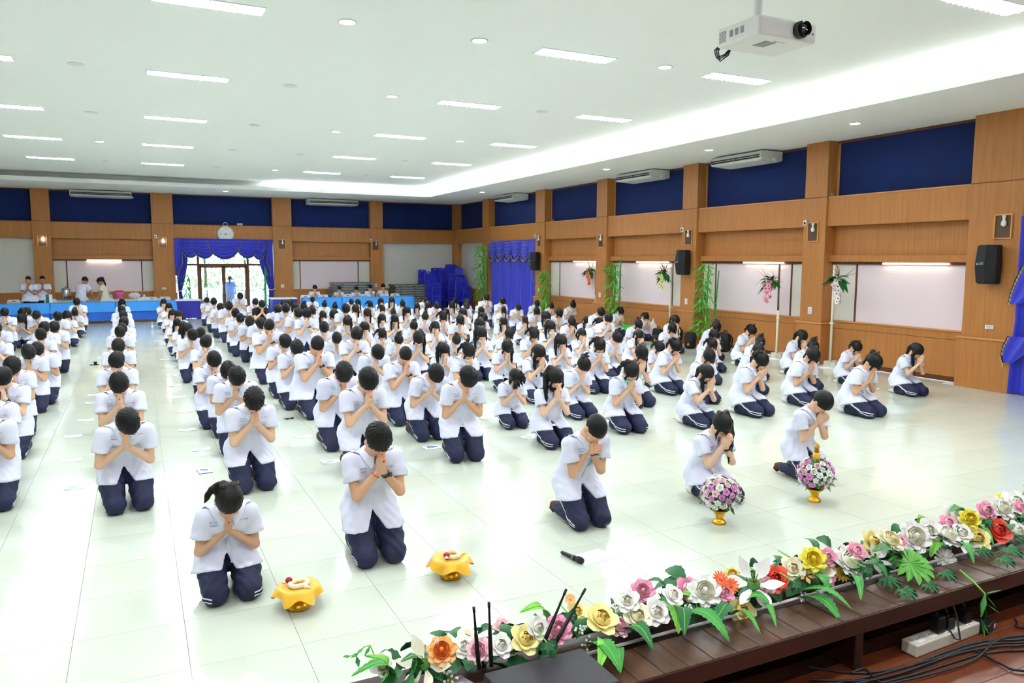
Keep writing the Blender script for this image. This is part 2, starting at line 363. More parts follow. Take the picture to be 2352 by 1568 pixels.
def downlight(x, y, z, on, label):
    t = thing('downlight', label, 'downlight', (x, y, z), group='round downlights')
    link('ring', ring_me, M_white, t); d = link('diffuser', disc_me if on else disc_off, M_down if on else M_off, t)
disc_off = disc_me.copy()
LIT = {(2.5, 9.75), (4.3, 9.75), (7.4, 9.75), (4.3, 13.7), (4.3, 18.0), (7.4, 18.0), (-.68, 22.3), (4.3, 26.6)}
for i, x in enumerate((-.68, 2.5, 4.3, 7.4)):
    for j, y in enumerate((9.75, 13.7, 18.0, 22.3, 26.6)):
        on = (x, y) in LIT
        if not on and (x, y) == (-.68, 9.75): continue
        downlight(x, y, ZU, on, f'{"glowing" if on else "unlit"} round downlight, {ordn(i + 1)} column from left, {ordn(j + 1)} row from stage')
for i, (x, y) in enumerate(((12.43, 10.45), (12.33, 14.48), (12.29, 18.82), (12.2, 27.41))):
    downlight(x, y, ZS, True, f'glowing downlight in the low ceiling strip by right wall, {ordn(i + 1)} from stage')
downlight(3.26, 31.85, ZS, True, 'glowing downlight in the low ceiling above the garden door')

# ---------------------------------------------------------------- people: smooth distance fields turned into meshes
A32 = lambda *v: np.array(v, np.float32)
def nrm(v): v = np.asarray(v, np.float32); return v / np.linalg.norm(v)
def cull(p, lo, hi, fn, far=.5):
    m = np.all((p > lo) & (p < hi), axis=1)
    d = np.full(len(p), far, np.float32)
    if m.any(): d[m] = fn(p[m])
    return d
def rc(p, a, b, ra, rb, k=(1, 1, 1), m=.07):
    """tapered capsule, squeezed by k about a"""
    a, b = np.asarray(a, np.float32), np.asarray(b, np.float32); k = np.asarray(k, np.float32); R = max(ra, rb) * k.max() + m
    def fn(p):
        q = (p - a) / k; ba = (b - a) / k
        t = np.clip(q @ ba / max(float(ba @ ba), 1e-9), 0, 1)
        q = q - t[:, None] * ba
        return np.sqrt(np.einsum('ij,ij->i', q, q)) - (ra + (rb - ra) * t)
    return cull(p, np.minimum(a, b) - R, np.maximum(a, b) + R, fn)
def ell(p, c, r, Rm=None, m=.07):
    c = np.asarray(c, np.float32); r = np.asarray(r, np.float32); W = float(r.max()) + m
    def fn(p):
        q = p - c
        if Rm is not None: q = q @ Rm
        k0 = np.sqrt(((q / r) ** 2).sum(1)); k1 = np.sqrt(((q / r ** 2) ** 2).sum(1)) + 1e-6
        return k0 * (k0 - 1) / k1
    return cull(p, c - W, c + W, fn)
def rbox(p, c, h, Rm, r, m=.05):
    c = np.asarray(c, np.float32); h = np.asarray(h, np.float32); W = float(np.linalg.norm(h)) + m
    def fn(p):
        q = np.abs((p - c) @ Rm) - (h - r)
        return np.sqrt((np.maximum(q, 0) ** 2).sum(1)) + np.minimum(q.max(1), 0) - r
    return cull(p, c - W, c + W, fn)
def smin(a, b, k):
    h = np.maximum(k - np.abs(a - b), 0) / k
    return np.minimum(a, b) - h * h * k * .25
def smax(a, b, k): return -smin(-a, -b, k)
def surf(f, lo, hi, h):
    """surface nets over the blocks that the surface passes through"""
    lo = np.asarray(lo, np.float32); B = 4
    nb = np.ceil((np.asarray(hi) - lo) / (h * B)).astype(int) + 1
    ii = np.stack(np.meshgrid(*[np.arange(n) for n in nb], indexing='ij'), -1).reshape(-1, 3)
    d = f((lo + (ii + .5) * (B * h)).astype(np.float32))
    keep = ii[np.abs(d) < B * h * 1.02]
    n = nb * B + 1
    o = np.stack(np.meshgrid(*[np.arange(B + 1)] * 3, indexing='ij'), -1).reshape(-1, 3)
    idx = (keep[:, None, :] * B + o[None]).reshape(-1, 3)
    known = np.zeros(n, bool); known[idx[:, 0], idx[:, 1], idx[:, 2]] = True; flat = np.flatnonzero(known)
    vi = np.stack(np.unravel_index(flat, n), -1)
    G = np.full(n, np.nan, np.float32); G.ravel()[flat] = f((lo + vi * h).astype(np.float32))
    cm = np.zeros(n - 1, bool)
    oc = np.stack(np.meshgrid(*[np.arange(B)] * 3, indexing='ij'), -1).reshape(-1, 3)
    ci = (keep[:, None, :] * B + oc[None]).reshape(-1, 3)
    cor = [(a, b, c) for a in (0, 1) for b in (0, 1) for c in (0, 1)]
    vals = np.stack([G[ci[:, 0] + a, ci[:, 1] + b, ci[:, 2] + c] for a, b, c in cor], 1)
    neg = (vals < 0).sum(1); act = (neg > 0) & (neg < 8)
    ci = ci[act]; vals = vals[act]
    acc = np.zeros((len(ci), 3), np.float32); cnt = np.zeros(len(ci), np.float32); cf = np.array(cor, np.float32)
    for i in range(8):
        for j in range(i + 1, 8):
            if abs(cf[i] - cf[j]).sum() != 1: continue
            a, b = vals[:, i], vals[:, j]; s = (a < 0) != (b < 0)
            t = np.where(s, a / np.where(s, a - b, 1), 0)
            acc += np.where(s[:, None], cf[i] + t[:, None] * (cf[j] - cf[i]), 0); cnt += s
    V = lo + (ci + acc / cnt[:, None]) * h
    vid = np.full(n - 1, -1, np.int32); vid[ci[:, 0], ci[:, 1], ci[:, 2]] = np.arange(len(ci))
    quads = []
    for ax in range(3):
        u, w = (ax + 1) % 3, (ax + 2) % 3
        c0 = np.stack(np.nonzero(vid >= 0), -1)
        e = np.zeros(3, int); e[ax] = 1
        p0 = c0; p1 = c0 + e
        a = G[p0[:, 0], p0[:, 1], p0[:, 2]]; b = G[p1[:, 0], p1[:, 1], p1[:, 2]]
        s = ((a < 0) != (b < 0)) & (c0[:, u] > 0) & (c0[:, w] > 0)
        c0 = c0[s]; flip = (a < 0)[s]
        du = np.zeros(3, int); du[u] = 1; dw = np.zeros(3, int); dw[w] = 1
        g = lambda c: vid[c[:, 0], c[:, 1], c[:, 2]]
        q = np.stack([g(c0), g(c0 - du), g(c0 - du - dw), g(c0 - dw)], 1)
        ok = (q >= 0).all(1); q = q[ok]; fl = flip[ok]
        q[~fl] = q[~fl][:, ::-1]
        quads.append(q)
    return V, np.concatenate(quads)[:, ::-1].copy()
def grad(f, p, e=.004):
    g = np.stack([f((p + v).astype(np.float32)) - f((p - v).astype(np.float32)) for v in np.eye(3, dtype=np.float32) * e], 1)
    return g / (np.linalg.norm(g, axis=1, keepdims=True) + 1e-9)
def settle(f, p, off, n=5):
    p = p.astype(np.float32)
    for _ in range(n): p = (p - grad(f, p) * (f(p) - off)[:, None]).astype(np.float32)
    return p
def ribbon(f, pts, width, off=.0015, seg=40, across=None):
    """flat band laid on the field's surface along a polyline"""
    pts = np.array(pts, float); L = np.r_[0, np.cumsum(np.linalg.norm(np.diff(pts, axis=0), axis=1))]
    t = np.linspace(0, L[-1], seg); c = np.stack([np.interp(t, L, pts[:, i]) for i in range(3)], 1)
    c = settle(f, c, off); n = grad(f, c); tg = np.gradient(c, axis=0); tg /= np.linalg.norm(tg, axis=1, keepdims=True) + 1e-9
    s = np.cross(n, tg); s /= np.linalg.norm(s, axis=1, keepdims=True) + 1e-9
    a, b = settle(f, c + s * width / 2, off, 2), settle(f, c - s * width / 2, off, 2)
    V = np.empty((2 * seg, 3)); V[0::2] = a; V[1::2] = b
    return V, np.array([(2 * i, 2 * i + 1, 2 * i + 3, 2 * i + 2) for i in range(seg - 1)])
def textmesh(body, size, font_align='CENTER'):
    cu = bpy.data.curves.new('t', 'FONT'); cu.body = body; cu.size = size; cu.align_x = font_align; cu.resolution_u = 2
    o = bpy.data.objects.new('t', cu); COL.objects.link(o)
    me = bpy.data.meshes.new_from_object(o.evaluated_get(bpy.context.evaluated_depsgraph_get()))
    V = np.array([v.co[:] for v in me.vertices]).reshape(-1, 3); Fs = [tuple(p.vertices) for p in me.polygons]
    bpy.data.objects.remove(o); bpy.data.curves.remove(cu); bpy.data.meshes.remove(me)
    return V, Fs
M_shirt = mat('white_shirt_cloth', (224, 227, 246), .75, sheen=.2, bump=.25, bscale=14)
M_trouser = mat('navy_tracksuit_cloth', (27, 33, 66), .7, bump=.15, bscale=120)
M_stripe = mat('white_stripe', (235, 236, 242), .7)
M_hair = mat('black_hair', (10, 9, 10), .5, spec=.28, bump=.25, bscale=130)
M_hairb = mat('dark_brown_hair', (46, 30, 25), .5, spec=.35, bump=.25, bscale=130)
M_skin = mat('skin', (205, 160, 130), .5, attr='Col')
M_print = mat('blue_embroidery', (48, 62, 150), .7)
M_brown = mat('brown_sock', (84, 48, 38), .8)
M_sock = mat('white_sock', (225, 225, 222), .85)
M_bow = mat('brown_ribbon', (62, 40, 32), .45)
M_maskw = mat('white_face_mask', (236, 240, 242), .8)
M_maskg = mat('green_face_mask', (140, 220, 195), .8)
M_maskb = mat('black_face_mask', (26, 26, 28), .8)
M_black = mat('black_plastic', (18, 18, 20), .4)
M_button = mat('shirt_button', (205, 208, 220), .4)
M_redcord = mat('red_cord', (225, 40, 50), .6)
M_watch = mat('watch_strap', (40, 58, 56), .5)
def person_parts(sex='boy', th=14, hp=48, hyaw=0, hroll=0, hands='face', wide=1., hair='short', mask=None, res=1., zj=None, tone=(222, 178, 146),
                 spread=.112, fd=None, hshift=(0, 0, 0), watch=False, cord=False, seed=0, spiky=1., legs='kneel', tail=0, browny=False, socks=True, detail=True, arms='up', longshirt=.0, hem=None, clip=False):
    """returns [(name, mesh, material, sub-parts)], first is the body; facing -Y, base at z=0"""
    g = np.random.RandomState(seed); rad = math.radians
    boy = sex == 'boy'; L = 1. if boy else .93
    zj = (.385 if boy else .235) if zj is None else zj
    u = lambda a: A32(0, -math.sin(rad(a)), math.cos(rad(a)))
    Pv = A32(0, .10, zj); Wa = Pv + .155 * L * u(th * .5); Ch = Wa + .17 * L * u(th); Nk = Ch + .165 * L * u(th * 1.2 + 4)
    nk = th * .8 + hp * .55
    Hd = Nk + .155 * L * u(nk) + A32(*hshift)
    # head frame: columns x, back, up
    cp, sp = math.cos(rad(hp)), math.sin(rad(hp))
    Rp = np.array([[1, 0, 0], [0, cp, -sp], [0, sp, cp]]); cy_, sy_ = math.cos(rad(hyaw)), math.sin(rad(hyaw))
    Rz = np.array([[cy_, -sy_, 0], [sy_, cy_, 0], [0, 0, 1]]); cr, sr = math.cos(rad(hroll)), math.sin(rad(hroll)); Rr = np.array([[cr, 0, sr], [0, 1, 0], [-sr, 0, cr]])
    Rh = (Rz @ Rr @ Rp).astype(np.float32)
    HL = lambda x, y, z: (Hd + Rh @ A32(x, y, z)).astype(np.float32)
    hs = 1.03 if boy else 1.01
    sw = (.185 if boy else .16) * (wide * .5 + .5)
    S = [Nk + A32(s * sw, .012, -.058) for s in (-1, 1)]
    if hands == 'face': anchor = HL(0, -.118, -.035)
    elif hands == 'chin': anchor = HL(0, -.10, -.115)
    elif hands == 'brow': anchor = HL(0, -.115, .015)
    else: anchor = Ch + A32(0, -.20, -.0)
    fd = nrm(fd if fd is not None else (0, -.42, .9)); X = A32(1, 0, 0); td = nrm(np.cross(fd, X))
    if td[1] < 0: td = -td
    if hands == 'chest': Bw = anchor
    else: Bw = anchor - td * .052 - fd * .085
    l1, l2 = .275 * L, .245 * L
    arm = []
    for i, s in enumerate((-1, 1)):
        W = (Bw + A32(s * .019, 0, 0) - fd * .012).astype(np.float32)
        if arms == 'down': W = (S[i] + A32(s * .07, -.16, -.46)).astype(np.float32)
        D = W - S[i]; dl = float(np.linalg.norm(D)); dl2 = min(dl, (l1 + l2) * .995); dn = D / dl
        if dl > l1 + l2: W = S[i] + dn * dl2
        a = (l1 * l1 - l2 * l2 + dl2 * dl2) / (2 * dl2); hh = math.sqrt(max(l1 * l1 - a * a, 1e-5))
        pole = A32(s * .75, .25, -1.); pole = nrm(pole - dn * float(pole @ dn))
        E = S[i] + dn * a + pole * hh
        arm.append((S[i], E.astype(np.float32), W))
    kx = 1.38 * wide
    def handf(p, s, i):
        S_, E, W = arm[i]
        c = W + fd * .05 + A32(s * -.006, 0, 0)
        Rm = np.stack([fd, td, X], 1).astype(np.float32)
        d = rbox(p, c, (.05, .040, .0135), Rm, .012)
        for k, (o, ln) in enumerate(((.030, .066), (.0105, .076), (-.0095, .071), (-.029, .055))):
            b = W + fd * .092 + td * o + A32(s * -.008, 0, 0); e = b + fd * ln * .55 + X * (s * .004); e2 = e + fd * ln * .45 - X * (s * .007)
            d = smin(d, np.minimum(rc(p, b, e, .0098, .009, m=.03), rc(p, e, e2, .009, .0075, m=.03)), .006)
        t0 = W + fd * .025 + td * .03; t1 = W + fd * .062 + td * .053 + X * (s * .002); t2 = W + fd * .098 + td * .05 - X * (s * .004)
        d = smin(d, np.minimum(rc(p, t0, t1, .014, .0105, m=.03), rc(p, t1, t2, .0105, .0085, m=.03)), .008)
        return d
    def headf(p):
        q = ((p - Hd) @ Rh) / hs
        lo, hi = A32(-.16, -.2, -.22), A32(.16, .2, .2)
        def fn(q):
            d = ell(q, (0, .015, .035), (.077, .097, .09))
            d = smin(d, rc(q, (0, -.035, -.015), (0, -.058, -.098), .064, .030), .045)
            for s in (-1, 1):
                d = smin(d, rc(q, (s * .045, -.005, -.045), (s * .02, -.06, -.095), .03, .022, m=.05), .03)
                d = smin(d, ell(q, (s * .036, -.075, -.03), (.025, .022, .022)), .02)
                d = smin(d, ell(q, (s * .081, .012, -.018), (.009, .021, .033)), .01)
                d = smax(d, -ell(q, (s * .034, -.108, .006), (.022, .016, .011)), .012)
                d = smin(d, ell(q, (s * .033, -.088, .004), (.013, .010, .0095)), .005)
            d = smin(d, rc(q, (0, -.092, .01), (0, -.113, -.03), .008, .0125, m=.04), .014)
            for s in (-1, 1): d = smin(d, ell(q, (s * .012, -.104, -.033), (.009, .01, .008)), .008)
            d = smin(d, rc(q, (-.018, -.094, -.062), (.018, -.094, -.062), .0055, .0055, m=.04), .006)
            d = smin(d, rc(q, (-.015, -.093, -.072), (.015, -.093, -.072), .0065, .0065, m=.04), .006)
            d = smin(d, rc(q, (-.045, -.085, .028), (.045, -.085, .028), .007, .007, m=.04), .02)
            return d
        return cull(q, lo, hi, fn) * hs
    def skin(p):
        d = smin(headf(p), rc(p, HL(0, .022, -.05), Nk + A32(0, .015, -.03), .053 if boy else .046, .06 if boy else .05, m=.1), .03)
        d = smin(d, rc(p, Nk + A32(0, .02, -.05), Wa, .06, .07), .06)
        d = smin(d, rc(p, Wa, Pv, .07, .08), .04)
        for i, s in enumerate((-1, 1)):
            S_, E, W = arm[i]; f = (.9 if not boy else 1.) * (wide * .7 + .3)
            d = smin(d, rc(p, Nk + A32(0, .02, -.06), S_, .04, .036), .02)
            d = smin(d, np.minimum(rc(p, S_, S_ + (E - S_) * .4, .036 * f, .044 * f), rc(p, S_ + (E - S_) * .4, E, .044 * f, .037 * f)), .02)
            m_ = E + (W - E) * .3
            d = smin(d, np.minimum(rc(p, E, m_, .037 * f, .038 * f), rc(p, m_, W, .038 * f, .025)), .02)
            if arms == 'down': d = smin(d, rc(p, W, W + A32(0, -.02, -.1), .026, .018), .02)
            else: d = smin(d, handf(p, s, i), .016)
        return d
    # legs
    hip = [Pv + A32(s * .095 * (wide * .6 + .4), .0, 0) for s in (-1, 1)]
    tl, cl = (.42, .40) if boy else (.39, .36)
    kz = .082
    ky = float(Pv[1]) - math.sqrt(max(tl * tl - (zj - kz) ** 2 - (spread - .09) ** 2, .01))
    Kn = [A32(s * spread, ky, kz) for s in (-1, 1)]
    An = [A32(s * (.10 if boy else .085), min(ky + cl, float(Pv[1]) + .17), .085 if boy else .055) for s in (-1, 1)]
    tr = (.108 if boy else .102) * (wide * .6 + .4)
    fo1 = g.uniform(0, 6)
    def trousers(p):
        if legs == 'stand':
            d = rc(p, Pv + A32(0, 0, .0), Pv + A32(0, 0, -.05), .098 * wide, .112 * wide, (1.3, 1, 1))
            for i, s in enumerate((-1, 1)): d = smin(d, rc(p, hip[i], A32(s * .1, .08, .03), .095, .07), .05)
            return smax(d, .02 - p[:, 2], .01)
        if legs == 'chair':
            d = rc(p, Pv + A32(0, 0, .1), Pv + A32(0, .01, -.02), .115 * wide, .13 * wide, (1.35, 1, 1))
            for i, s in enumerate((-1, 1)):
                k_ = hip[i] + A32(s * .03, -.42, 0)
                d = smin(d, rc(p, hip[i], k_, .09, .065), .05); d = smin(d, rc(p, k_, k_ + A32(0, .03, -zj + .05), .065, .05), .02)
            return d
        d = rc(p, Wa + A32(0, 0, -.02), Pv + A32(0, .02, -.03), .108 * wide, .122 * wide, (1.32, 1, 1))
        for i, s in enumerate((-1, 1)):
            mid = hip[i] * .45 + Kn[i] * .55 + A32(s * .012, -.005, .012)
            d = smin(d, np.minimum(rc(p, hip[i], mid, tr * 1.08, tr * .98), rc(p, mid, Kn[i], tr * .98, .084)), .035)
            d = smin(d, rc(p, Kn[i] + A32(0, -.004, 0), Kn[i] + A32(0, .03, 0), .085, .084), .02)
            d = smin(d, rc(p, Kn[i], An[i] + A32(0, -.02, 0), .078, .06), .025)
        x, y, z = p.T
        d = d + .0035 * np.sin(70 * y + 30 * z + 5 * np.sin(25 * x + fo1)) * np.clip(1 - np.abs(y - ky - .06) * 6, 0, 1)
        d = d + .003 * np.sin(45 * z + 38 * y + 8 * np.sin(14 * x + fo1))
        return smax(d, .004 - z, .012)
    # shirt
    hemz = hem if hem is not None else (.235 if boy else .15); apex = zj + (.01 if boy else .055)
    sl = .60
    fo = g.uniform(0, 6, 6)
    def shirt(p, cut=True):
        f = wide
        lt = rc(p, Ch, Wa, .112 * (f * .6 + .4), .113 * f, (kx, 1.05, 1.05), m=.12)
        d = smin(lt, rc(p, Wa, Pv + A32(0, .0, -.01), .113 * f, .137 * f, (kx, 1, 1), m=.12), .05)
        d = smin(d, rc(p, Pv + A32(0, .0, -.01), A32(0, .02, hemz - .03), .137 * f, (.185 if boy else .19) * f, (kx * (.9 if boy else 1), 1.0, 1), m=.16), .05)
        d = smin(d, rc(p, S[0] + A32(.035, 0, -.02), S[1] + A32(-.035, 0, -.02), .066, .066, (1, 1.12, 1)), .07)
        d = smin(d, rc(p, Nk + A32(0, .012, -.012), Nk + A32(0, .01, -.1), .062, .10, (1.25, 1, 1)), .05)
        if not boy: 
            for s in (-1, 1): d = smin(d, rc(p, Ch + A32(s * .06, -.075, .03), Ch + A32(s * .055, -.06, -.02), .05, .05), .05)
        x, y, z = p.T
        # folds: creases running out from the armpits and drag lines over the waist
        w = np.clip((Ch[2] + .02 - z) * 7, 0, 1) * np.clip((z - zj + .02) * 9, .12, 1)
        d = d + .0095 * w * np.sin(38 * z + 16 * np.abs(x) + 4 * np.sin(11 * x + fo[0]) + 9 * y + fo[1]) * (.55 + .45 * np.sin(19 * x + 7 * z + fo[2]))
        d = d + .006 * np.sin(30 * (z - Ch[2]) - 42 * np.abs(x) + 3 * np.sin(12 * y + fo[5]) + fo[3]) * np.clip(1 - np.abs(z - Ch[2]) * 4.5, 0, 1)
        d = d + .006 * np.clip((Wa[2] - z) * 4, 0, 1) * np.sin(13 * np.arctan2(x, -(y - .1)) + 3 * np.sin(9 * z + fo[4]))
        if legs == 'kneel':
            lowm = z < zj + .2
            if lowm.any(): d[lowm] = smin(d[lowm], trousers(p[lowm]) - .012, .03)
        for i, s in enumerate((-1, 1)):
            S_, E, W = arm[i]; ax = nrm(E - S_); ln = float(np.linalg.norm(E - S_)); e = S_ + ax * ln * (sl + .12)
            sl_d = rc(p, S_ + A32(-s * .01, 0, -.006), e, .068 * (f * .6 + .4), .079 * (f * .6 + .4), (1, 1.05, 1))
            q = (p - S_) @ ax
            th_ = (p - S_) @ nrm(np.cross(ax, A32(1, 0, 0)))
            sl_d = sl_d + .004 * np.sin(55 * q + 40 * th_ + fo[1]) * np.clip((q - .03) * 12, 0, 1)
            sl_d = smax(sl_d, q - ln * sl, .006)
            inner = rc(p, S_ + ax * ln * .60, e, .050 * (f * .6 + .4), .060 * (f * .6 + .4), (1, 1.05, 1))
            d = smin(d, sl_d, .022)
            d = smax(d, -inner, .006)
        hz = hemz + np.clip(-y, -.2, .3) * (.15 if boy else .32) + .006 * np.sin(17 * x + fo[2])
        d = smax(d, hz - z, .008)
        if legs == 'kneel':
            wd = np.maximum(np.abs(x + .012) * .88 - (apex - z) * .48, np.maximum(y + .0, z - apex))
            d = smax(d, -wd, .006)
        if not cut: return d
        # neck opening
        d = smax(d, -rc(p, Nk + A32(0, .006, -.02), HL(0, .02, -.05), .060 if boy else .053, .07, m=.12), .008)
        vd = np.maximum(np.abs(x) * 1.0 - np.clip((z - (Nk[2] - .10)) * .55, 0, 1), y - (Nk[1] - .02))
        d = smax(d, -np.maximum(vd, (Nk[2] - .10) - z), .006)
        return d
    nrm_n = nrm(HL(0, .02, -.05) - Nk)
    def collar(p):
        base = Nk + A32(0, .008, -.012)
        ax = nrm(A32(0, nrm_n[1] * .6, 1)); q = p - base; h_ = q @ ax; rr = q - h_[:, None] * ax
        R_ = np.sqrt((rr[:, 0] / 1.05) ** 2 + rr[:, 1] ** 2 + rr[:, 2] ** 2)
        xa = np.abs(p[:, 0]); fr = np.clip((-q[:, 1] - .0) / .03, 0, 1)
        low = -.022 * (1 - fr) + fr * (-.07 + np.clip(xa - .047, 0, 1) * 1.25)
        d = np.abs(shirt(p, False) - .0075) - .006
        d = smin(d, np.maximum(np.abs(R_ - (.070 if boy else .063)) - .0055, np.maximum(h_ - .032, -.03 - h_)), .006)
        d = smax(d, low - h_, .004); d = smax(d, h_ - .034, .006)
        d = smax(d, R_ - .16, .01)
        gap = np.maximum(xa - .004 - np.clip(.03 - h_, 0, .2) * .36, q[:, 1])
        d = smax(d, -gap, .004)
        return smax(d, -rc(p, Nk + A32(0, .006, -.02), HL(0, .02, -.05), .060 if boy else .053, .07, m=.12), .004)
    # hair
    ang0 = g.uniform(0, 6, 4)
    def strands(q, amp, n):
        ph = np.arctan2(q[:, 0], q[:, 1] - .05)
        return amp * (np.sin(n * ph + 3 * np.sin(30 * q[:, 2] + ang0[0]) + ang0[1]) + .7 * np.sin(n * .47 * ph + ang0[2] + 25 * q[:, 1]))
    wz = A32(0, 0, -1)
    def chain(p, pts, rs, k=.02, flat=None):
        d = None
        for a, b, r0, r1 in zip(pts[:-1], pts[1:], rs[:-1], rs[1:]):
            e = rc(p, a, b, r0, r1, m=.05); d = e if d is None else smin(d, e, k)
        return d
    ROOT = HL(0, .098, .075)
    side = 1 if seed % 2 else -1
    if tail == 0: tl_pts = [ROOT, HL(0, .14, .06), HL(0, .135, .0) + wz * .05, HL(0, .12, -.04) + wz * .10 + A32(0, .03, 0), HL(0, .10, -.06) + wz * .16 + A32(0, .05, 0)]
    elif tail == 1:
        tl_pts = [ROOT, HL(side * .05, .13, .05), HL(side * .10, .07, .0), HL(side * .115, .0, -.02) + wz * .07, HL(side * .11, -.03, -.03) + wz * .17, HL(side * .105, -.045, -.03) + wz * .26]
    elif tail == 3: tl_pts = [ROOT, HL(side * .07, .10, .06), HL(side * .105, .02, .03), HL(side * .10, -.075, .0) + wz * .02, HL(side * .095, -.09, -.01) + wz * .12, HL(side * .09, -.085, -.01) + wz * .23, HL(side * .085, -.08, -.01) + wz * .33]
    else: tl_pts = [ROOT, ROOT + A32(side * .045, .02, .012), ROOT + A32(side * .095, .035, -.015), ROOT + A32(side * .14, .045, -.065), ROOT + A32(side * .17, .045, -.13)]
    def hairf(p):
        q = ((p - Hd) @ Rh) / hs
        if hair in ('short', 'crop'):
            t = .009 if hair == 'crop' else .020
            d = ell(q, (0, .016, .037), (.078 + t * .75, .098 + t, .089 + t * 1.25))
            line = q[:, 1] * .545 + q[:, 2] * .84 + (.012 if hair == 'crop' else .018) + (.007 * np.sin(46 * q[:, 0] + ang0[3]) + .007 * np.sin(118 * q[:, 0] + 60 * q[:, 1])) * (.4 if hair == 'crop' else 1)
            line = np.minimum(line, (q[:, 2] + .040) + np.clip(-.012 - q[:, 1], 0, 1) * 2.2 + np.clip(q[:, 1] - .05, 0, 1) * -.0)
            d = d + strands(q, .0030 * spiky if hair == 'short' else .0006, 30) + .004 * spiky * np.sin(19 * q[:, 0] + ang0[0]) * np.sin(22 * q[:, 1] + ang0[1])
            ear = np.minimum(ell(q, (.085, .012, -.02), (.03, .027, .04)), ell(q, (-.085, .012, -.02), (.03, .027, .04)))
            return smax(smax(d, -line, .01), -ear, .008) * hs
        t = .014
        d = ell(q, (0, .018, .037), (.078 + t, .098 + t, .09 + t))
        low = -.03 if hair in ('tail', 'bun') else -.06
        line = q[:, 1] * .62 + q[:, 2] * .785 + .022 + .006 * np.sin(58 * q[:, 0] + ang0[3]) + .004 * np.sin(131 * q[:, 0])
        line = np.minimum(line, q[:, 2] - low)
        d = smax(d + strands(q, .0012, 34), -line, .01) * hs
        part = np.maximum(np.abs(q[:, 0] - .012) - .0025, np.maximum(q[:, 1] + .01, .05 - q[:, 2]))
        d = smax(d, -np.maximum(part, -(d + .006)), .003)
        if hair == 'tail':
            rs = ([.020, .025, .026, .018, .004] if tail == 2 else [.022, .030, .032, .030, .026, .019, .006] if tail == 3 else [.022, .030, .033, .028, .018, .006])[:len(tl_pts)]
            tq = chain(p, tl_pts, rs)
            d = smin(d, tq + .004 * np.sin(120 * p[:, 0] + 50 * p[:, 1]), .02)
            for s in (-1, 1) if hp < 66 else ():
                d = smin(d, chain(p, [HL(s * .066, -.05, .045), HL(s * .08, -.075, -.01), HL(s * .078, -.085, -.03) + wz * (.05 + .03 * ((seed + s) % 3)) * (1 if hp < 58 else .25)], [.016, .012, .004]), .016)
            if seed % 2: d = smin(d, chain(p, [HL(-.055, -.075, .065), HL(0, -.098, .05), HL(.06, -.08, .045)], [.012, .014, .010]), .016)
        elif hair == 'bun':
            d = smin(d, ell(p, HL(0, .125, .07), (.042, .042, .042)), .012)
            d = smin(d, chain(p, [ROOT, HL(.03 * side, .15, .11), HL(.06 * side, .15, .14)], [.018, .016, .006]), .01)
        elif hair == 'bob':
            for s in (-1, 1):
                d = smin(d, chain(p, [HL(s * .075, -.03, .03), HL(s * .088, -.02, -.05), HL(s * .086, -.045, -.11)], [.02, .022, .012]), .02)
                d = smin(d, chain(p, [HL(s * .05, .08, .0), HL(s * .07, .07, -.06), HL(s * .07, .05, -.1)], [.035, .03, .02]), .03)
            d = smin(d, chain(p, [HL(-.05, -.09, .055), HL(.05, -.09, .055)], [.016, .016]), .02)
        elif hair == 'long':
            for s in (-1, 1):
                e = HL(s * .07, -.075, .02) + wz * (.24 + .05 * s * side)
                d = smin(d, chain(p, [HL(s * .07, -.03, .05), HL(s * .086, -.06, -.02), HL(s * .085, -.09, -.03) + wz * .08, e], [.024, .027, .024, .008]), .02)
            d = smin(d, chain(p, [HL(0, .09, .02), HL(0, .09, -.06), Nk + A32(0, .095, -.06)], [.06, .055, .03]), .03)
        elif hair == 'messy':
            for k in range(26):
                a = g2[k]; b = HL(.09 * math.cos(a[0]), -.02 + .09 * math.sin(a[0]), .05 + .06 * a[1])
                d = smin(d, chain(p, [b, b + nrm(b - Hd) * .03 + wz * .02, b + nrm(b - Hd) * .05 + wz * (.05 + .07 * a[2])], [.018, .010, .002]), .014)
            d = smin(d, chain(p, [HL(0, -.09, .05), HL(0, -.12, .0) + wz * .03, HL(0, -.115, -.02) + wz * .11], [.045, .04, .015]), .02)
        return d
    g2 = g.uniform(0, 1, (26, 3)); g2[:, 0] *= 2 * math.pi
    parts = []
    sgz = float(Hd[2]) + .2
    lo, hi = (-.42 * wide, -.55, -.03), (.42 * wide, .45, sgz)
    if legs == 'stand': lo = (-.5, -.6, -.03)
    if legs == 'chair': lo = (-.45, -.75, -.03)
    # skin only where the body needs it: from the pelvis up
    V, Q = surf(skin, (-.42 * wide, float(min(Hd[1] - .28, Bw[1] - .1)), zj - .12), (.42 * wide, .3, sgz), .0075 * res)
    me = mk(V, Q, True)
    q = ((V - Hd) @ Rh) / hs
    c = np.tile(np.array(srgb(*tone), np.float32), (len(V), 1))
    hd_ = np.minimum(handf(V.astype(np.float32), -1, 0), handf(V.astype(np.float32), 1, 1))
    fz = (q[:, 1] < -.05) & (np.abs(q[:, 0]) < .08) & (hd_ > .012)
    lip = fz & (np.abs(q[:, 2] + .067) < .012) & (np.abs(q[:, 0]) < .022)
    c[lip, :3] = np.array(srgb(190, 105, 95))[:3]
    brow = (q[:, 1] < -.075) & fz & (np.abs(q[:, 2] - .03 + np.abs(np.abs(q[:, 0]) - .032) * .25) < .0045) & (np.abs(np.abs(q[:, 0]) - .034) < .02)
    lash = (q[:, 1] < -.085) & fz & (np.abs(q[:, 2] - .0005) < .0035) & (np.abs(np.abs(q[:, 0]) - .033) < .014)
    c[brow | lash, :3] = np.array(srgb(40, 30, 28))[:3]
    tips = (np.abs(V[:, 0]) < .05) & (((V - Bw) @ fd) > .135)
